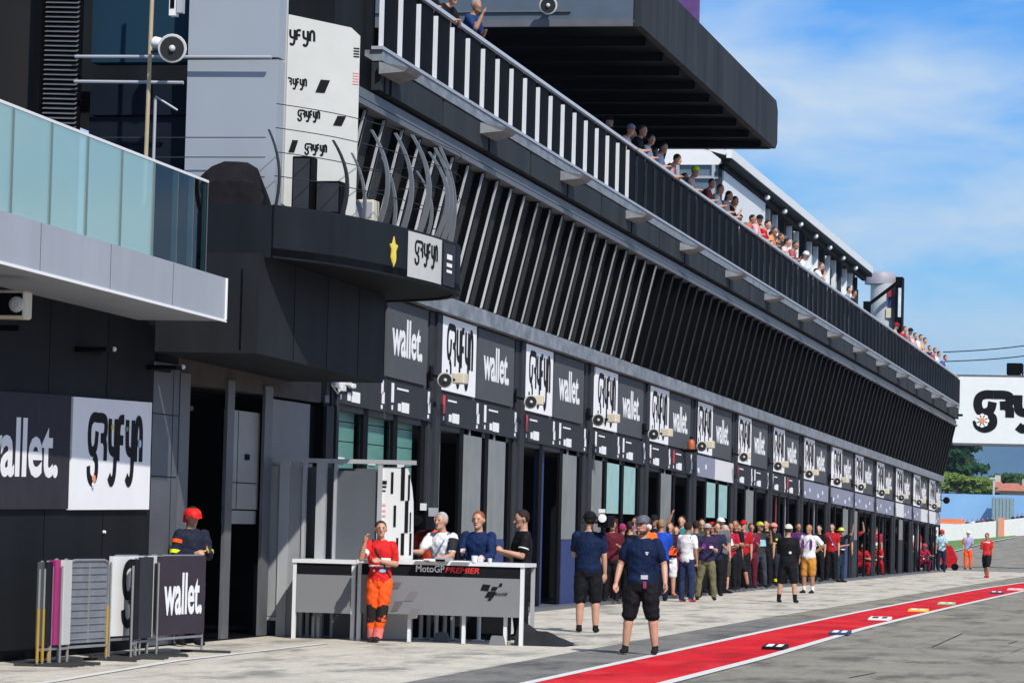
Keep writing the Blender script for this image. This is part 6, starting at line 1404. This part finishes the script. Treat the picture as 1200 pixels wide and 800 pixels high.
for px, py, fc, H, lab, kw in CR_:
    x_, y_, z_ = atg(px, py)
    x_ = max(x_, F0+.25) if py > 680 else max(x_, F0-.35)
    y_ = y_ if x_ > -13.1 else y_
    if abs(x_-gp(px, py).x) > .02:
        y_ = onX(px, py-8, x_).y
    kw = dict(kw)
    if random.random() < .6 and 'extras' not in kw:
        c_ = random.choice([(.6, .6, .1), (.1, .2, .5), (.6, .05, .05), (.5, .5, .5)])
        kw['extras'] = [('lanyard', c_, 'strap', random.choice([1, -1])), ('pass_card', PAPER, 'patch', (random.uniform(-.02, .03), .63, .03, .035, -.082))]
    kw.setdefault('fat', random.choice([.92, 1.0, 1.0, 1.12])); kw.setdefault('detail', 1); kw.setdefault('skin', random.choice([SKIN, SKIN, SKIN2]))
    kw.setdefault('head_turn', random.choice([-20, -8, 0, 10, 22]))
    person(x_, y_, .074 if x_ < F0+.27 else .008, fc, H, lab, group=GP_, **kw)
x_, y_, z_ = atg(870, 684)
q = MB(); q.box(x_-.1, x_+.16, y_+.3, y_+.36, .02, 1.08); o = q.build('banner_stand', mat('orange_red_fabric', (.70, .06, .02), .7), None, loc=(x_, y_+.3, 0)); tag(o, 'upright orange red banner stand beside the red capped person', 'banner')
x_, y_, z_ = atg(910, 686)
q = MB(); q.box(x_-.02, x_+.08, y_+.5, y_+.56, .02, 1.0); o = q.build('banner_stand', MC['orange_red_fabric'], None, loc=(x_, y_+.5, 0)); tag(o, 'slim orange red banner stand behind the crowd firefighter', 'banner')
x_, y_, z_ = atg(1113, 668)
SCO = empty('kick_scooter', (x_, y_, 0), 0, 'red covered scooter with black wheels parked at the end of the building', 'scooter')
q = MB(); q.add([(x_-.35, y_-.3, .12), (x_+.25, y_-.3, .12), (x_+.32, y_-.3, .55), (x_+.05, y_-.3, 1.1), (x_-.15, y_-.3, 1.1), (x_-.38, y_-.3, .5)]+[(a_, y_+.3, c_) for a_, c_ in ((x_-.35, .12), (x_+.25, .12), (x_+.32, .55), (x_+.05, 1.1), (x_-.15, 1.1), (x_-.38, .5))], [(0, 1, 2, 3, 4, 5), (11, 10, 9, 8, 7, 6)]+[(k, (k+1) % 6, 6+(k+1) % 6, 6+k) for k in range(6)]); q.build('body', mat_p(RED, .4), SCO)
for dx in (-.25, .25): q = MB(); q.lathe((x_+dx, y_-.32, .16), (0, 1, 0), [(0, .16), (.1, .16)], 14); q.build('wheel', BLACK, SCO)
# spectators on the terrace
GS = 'spectators leaning on the terrace railing'
cols = [WHT, (.5, .03, .03), (.03, .03, .04), BLU, (.6, .2, .1), (.65, .45, .4), (.3, .3, .33), (.62, .6, .2), NAVY, (.6, .1, .1), (.7, .3, .25), WHT]
def rail_y(px):
    lo, hi = 48, 147
    for _ in range(40):
        m_ = (lo+hi)/2; v = Vector((-12.74, m_, 9.55+sh(m_)))-CAM; z = v.dot(cf); x = 600+FPX*v.dot(cr)/z
        if x < px: lo = m_
        else: hi = m_
    return lo
def spectator(px, lab, arms=('lean', 'lean'), lean=24, fc=90, up=0, dx=0, **k):
    y_ = rail_y(px); k.setdefault('detail', 1 if y_ < 95 else 0); k.setdefault('hair', random.choice([(.02, .015, .01), (.05, .03, .02), (.12, .06, .03), (.02, .015, .01)]))
    k.setdefault('top', random.choice(cols)); k.setdefault('skin', random.choice([SKIN, SKIN, SKIN2])); k.setdefault('head_turn', random.choice([-50, -35, -20, -60]))
    person(-13.14+dx, y_, 8.36+sh(y_)+up+.13, fc, random.choice([1.68, 1.74, 1.80]), lab, arms, 'stand', lean, group=GS, bottom=BLK, feet=(y_ < 90), **k)
spectator(516, 'person in dark shirt at the rail under the canopy end, nearest of the spectators', top=BLK, hair=(.5, .48, .46), fc=70)
spectator(534, 'person with short grey hair bending over the rail beside the dark shirt', top=BLK, hair=(.35, .3, .28), fc=70, lean=34)
spectator(572, 'person in navy shirt with grey hair leaning far over the terrace rail', top=(.01, .035, .11), hair=(.32, .31, .28), arms=('lean', 'face'), fc=80, lean=14, up=.12)
seq = [(744, 'person in cap and pale shirt, first of the spectators below the canopy', dict(top=(.55, .4, .35), hat=('cap', (.25, .25, .27)))),
 (757, 'person in black leaning in the shade below the canopy', dict(top=BLK)), (768, 'person in white shirt looking down from below the canopy end', dict(top=WHT)), (782, 'dark haired person in white and navy top left of the yellow cap', dict(top=(.5, .5, .6), hairlong=True)),
 (792, 'person with folded arms right next to the pale cabin glass', dict(top=(.4, .2, .2), lean=34)),
 (818, 'person in bright yellow green cap at the terrace rail', dict(top=(.6, .4, .35), hat=('cap', (.6, .85, .02)))), (838, 'person in dark red top right of the yellow cap', dict(top=(.25, .04, .03))), (848, 'person with black hair and white top before the white cabin wall', dict(top=WHT)),
 (858, 'person with big dark curly hair in front of the white cabin wall', dict(top=(.6, .4, .4), hairlong=True)), (865, 'person in dark top beside the curly haired one', dict(top=BLK)),
 (886, 'person with brown hair, first of the crowded middle group', dict(top=(.5, .1, .05))), (894, 'person in pink shirt and dark cap in the middle group', dict(top=(.75, .35, .38), hat=('cap', BLK))),
 (903, 'person in red shirt in the middle group', dict(top=RED)), (911, 'person in orange top in the middle group', dict(top=(.7, .25, .08))), (919, 'person in dark shirt with tanned arms in the middle group', dict(top=(.06, .04, .04))),
 (927, 'person in pale pink in the middle group', dict(top=(.7, .45, .4))), (935, 'last person of the middle group, black hair', dict(top=(.3, .08, .1))), (948, 'person in white shirt and white cap at the rail before the glass cabin', dict(top=WHT, hat=('cap', (.7, .65, .6)))),
 (966, 'person in white shirt with black hair holding a camera at the rail', dict(top=WHT, arms=('lean', 'face'))),
 (1004, 'small seated figure in blue near the round stair tower', dict(top=(.1, .15, .35), lean=10)), (1010, 'figure in black near the round stair tower', dict(top=BLK, lean=10)),
 (1063, 'person in red, first of the far group beyond the stair tower', dict(top=RED)), (1069, 'person in black cap in the far group beyond the tower', dict(top=(.3, .1, .08), hat=('cap', BLK))), (1075, 'person in pink in the far group beyond the tower', dict(top=(.7, .4, .38))),
 (1081, 'person in white in the far group beyond the tower', dict(top=WHT)), (1086, 'person in orange in the far group beyond the tower', dict(top=(.7, .28, .1))), (1092, 'person in navy in the far group beyond the tower', dict(top=NAVY)),
 (1098, 'person in dark red in the far group beyond the tower', dict(top=(.35, .04, .05))), (1103, 'person with white shirt next to last at the far rail end', dict(top=WHT)), (1110, 'person in blue, last at the far end of the rail', dict(top=(.04, .08, .3)))]
seq2 = [(750, 'second row person in grey between cap and black top', (.2, .2, .22)), (775, 'second row person in navy under the canopy edge', NAVY), (799, 'person in dark top, right of the folded arms', BLK), (827, 'second row person in pale blue right behind the yellow cap', (.3, .45, .6)),
 (872, 'person in brown jacket before the end of the white cabin wall', (.14, .07, .03)), (879, 'person in beige top left of the middle group', (.5, .4, .28)), (898, 'second row person in white within the middle group', WHT), (907, 'second row person in black within the middle group', BLK), (915, 'second row person in crimson within the middle group', (.45, .02, .06)),
 (923, 'second row person in cream within the middle group', (.6, .52, .4)), (931, 'second row person in brown within the middle group', (.2, .09, .04)), (940, 'person in dark shirt left of the white cap', BLK), (955, 'person in lilac right of the white cap', (.4, .3, .55)), (961, 'person in grey left of the camera holder', (.25, .25, .27)), (975, 'person in pale blue right of the camera holder', (.35, .5, .65)),
 (1066, 'second row person in tan in the far group', (.5, .3, .2)), (1078, 'second row person in black in the far group', BLK), (1089, 'second row person in red in the far group', RED), (1100, 'second row person in orange in the far group', (.7, .25, .08)), (1107, 'second row person in white in the far group', WHT)]
for px, lab, c_ in seq2: spectator(px, lab, up=random.uniform(.0, .12), dx=random.uniform(-.45, -.2), lean=random.choice([6, 12, 18]), arms=random.choice([('lean', 'lean'), ('hold', 'face'), ('hold', 'hold'), ('fold', 'fold')]), top=c_, hat=(('cap', random.choice([WHT, BLK, RED, NAVY])) if random.random() < .35 else None))
for px, lab, kw in seq: spectator(px, lab, up=random.uniform(-.05, .08), **kw)
# figure and screen above the canopy
p = onY(808, 20, 73); q = MB(); q.box(onY(775, 20, 73).x, onY(819, 20, 73).x, 73, 73.1, 12.5+sh(73), 14.2); o = q.build('roof_screen', mat('dark_violet_banner', (.10, .04, .16), .6, var=.5, scale=1.5), None, loc=(p.x, 73, 12.4)); tag(o, 'dark violet banner standing on top of the big canopy', 'banner')
p = onY(815, 24, 72.4); person(p.x-.05, 72.4, 12.38+sh(72)-1.32, 20, 1.72, 'dark haired person looking out beside the violet banner on the canopy', ('down', 'down'), 'stand', 0, BLK, BLK, BLK, (.02, .015, .01), None, SKIN, 1, feet=False)
# spectators behind the far white wall
for i, (px, c_) in enumerate(((1119, (.6, .2, .15)), (1127, WHT), (1134, (.05, .05, .06)), (1140, WHT), (1146, (.03, .03, .05)), (1152, (.3, .05, .06)), (1157, BLK), (1163, (.03, .03, .05)), (1187, BLK), (1193, (.05, .05, .1)), (1198, BLK))):
    p = onY(px, 600, 402); person(p.x, 402, max(gz_(p.x, 402)+2.0, 2.7)-1.22, random.choice([-20, 0, 30]), 1.78, 'person in %s behind the far white wall, %s from the left' % (['pale red', 'white', 'black', 'white', 'navy', 'crimson', 'black', 'navy', 'black', 'dark blue', 'black'][i], ordn(i)), ('hold', 'down'), 'stand', 5, group='spectators behind the far white wall', top=c_, detail=0, feet=False, hair=(.05, .03, .02))
bpy.data.scenes.remove(TMP)
# ------------------------------------------------------------------ AIR
q = MB(); q.box(-2700, 2700, -320, 5200, -8, 260)
hz = q.build('haze', None, None); tag(hz, kind='stuff')
hm = bpy.data.materials.new('haze_air'); hm.use_nodes = True; nt = hm.node_tree; N = nt.nodes; L = nt.links
for n_ in list(N):
    if n_.type != 'OUTPUT_MATERIAL': N.remove(n_)
pv = N.new('ShaderNodeVolumePrincipled'); pv.inputs['Color'].default_value = (.62, .80, 1, 1); pv.inputs['Density'].default_value = .0001; pv.inputs['Anisotropy'].default_value = .3
L.new(pv.outputs[0], N['Material Output'].inputs['Volume']); hz.data.materials.append(hm)
# ------------------------------------------------------------------ LIGHT, SKY, CAMERA
#LIGHTMARK
SUN_EL, SUN_AZ = R(46), R(39)        # azimuth: from straight behind the camera towards the right
ts = Vector((math.cos(SUN_EL)*math.sin(SUN_AZ), -math.cos(SUN_EL)*math.cos(SUN_AZ), math.sin(SUN_EL)))
sl = bpy.data.lights.new('sun', 'SUN'); sl.energy = 4.6; sl.angle = R(.6); sl.color = (1, .95, .87)
so = bpy.data.objects.new('sun', sl); COL.objects.link(so); so.rotation_euler = (-ts).to_track_quat('-Z', 'Y').to_euler()
w = bpy.data.worlds.new('World'); SC.world = w; w.use_nodes = True
nt = w.node_tree; N = nt.nodes; L = nt.links; bg = N['Background']; bg.inputs[1].default_value = .13
sk = N.new('ShaderNodeTexSky'); sk.sky_type = 'NISHITA'; sk.sun_disc = False; sk.sun_elevation = SUN_EL
sk.sun_rotation = math.atan2(ts.x, ts.y); sk.air_density = 1.0; sk.dust_density = .4; sk.ozone_density = 2.5
tc = N.new('ShaderNodeTexCoord'); mp = N.new('ShaderNodeMapping'); mp.inputs['Rotation'].default_value = (0, R(8), R(-12)); mp.inputs['Scale'].default_value = (6, 6, 17)
nz = N.new('ShaderNodeTexNoise'); nz.inputs['Scale'].default_value = 2.1; nz.inputs['Detail'].default_value = 7; nz.inputs['Roughness'].default_value = .52; nz.inputs['Distortion'].default_value = .35
mr = N.new('ShaderNodeMapRange'); mr.inputs[1].default_value = .36; mr.inputs[2].default_value = .66; mr.inputs[3].default_value = .08; mr.inputs[4].default_value = .95
mx = N.new('ShaderNodeMix'); mx.data_type = 'RGBA'; mx.inputs[7].default_value = (4.5, 5.5, 6.6, 1)
sat = N.new('ShaderNodeHueSaturation'); sat.inputs['Saturation'].default_value = 1.45; sat.inputs['Value'].default_value = 1.15
L.new(tc.outputs['Generated'], mp.inputs[0]); L.new(mp.outputs[0], nz.inputs[0]); L.new(nz.outputs[0], mr.inputs[0]); L.new(mr.outputs[0], mx.inputs[0])
tn = N.new('ShaderNodeVectorMath'); tn.operation = 'MULTIPLY'; tn.inputs[1].default_value = (.19, .54, .88)
L.new(sk.outputs[0], sat.inputs['Color']); L.new(sat.outputs[0], tn.inputs[0]); L.new(tn.outputs[0], mx.inputs[6]); L.new(mx.outputs[2], bg.inputs[0])
cd = bpy.data.cameras.new('camera'); cam = bpy.data.objects.new('camera', cd); COL.objects.link(cam)
cd.sensor_width = 36; cd.lens = FPX/1200*36; cd.clip_end = 20000; cd.clip_start = .5
M = Matrix((cr, cu, -cf)).transposed().to_4x4(); M.translation = CAM; cam.matrix_world = M
SC.camera = cam
vs_ = SC.view_settings; vs_.view_transform = 'Standard'; vs_.look = 'None'; vs_.exposure = .12; vs_.gamma = 1
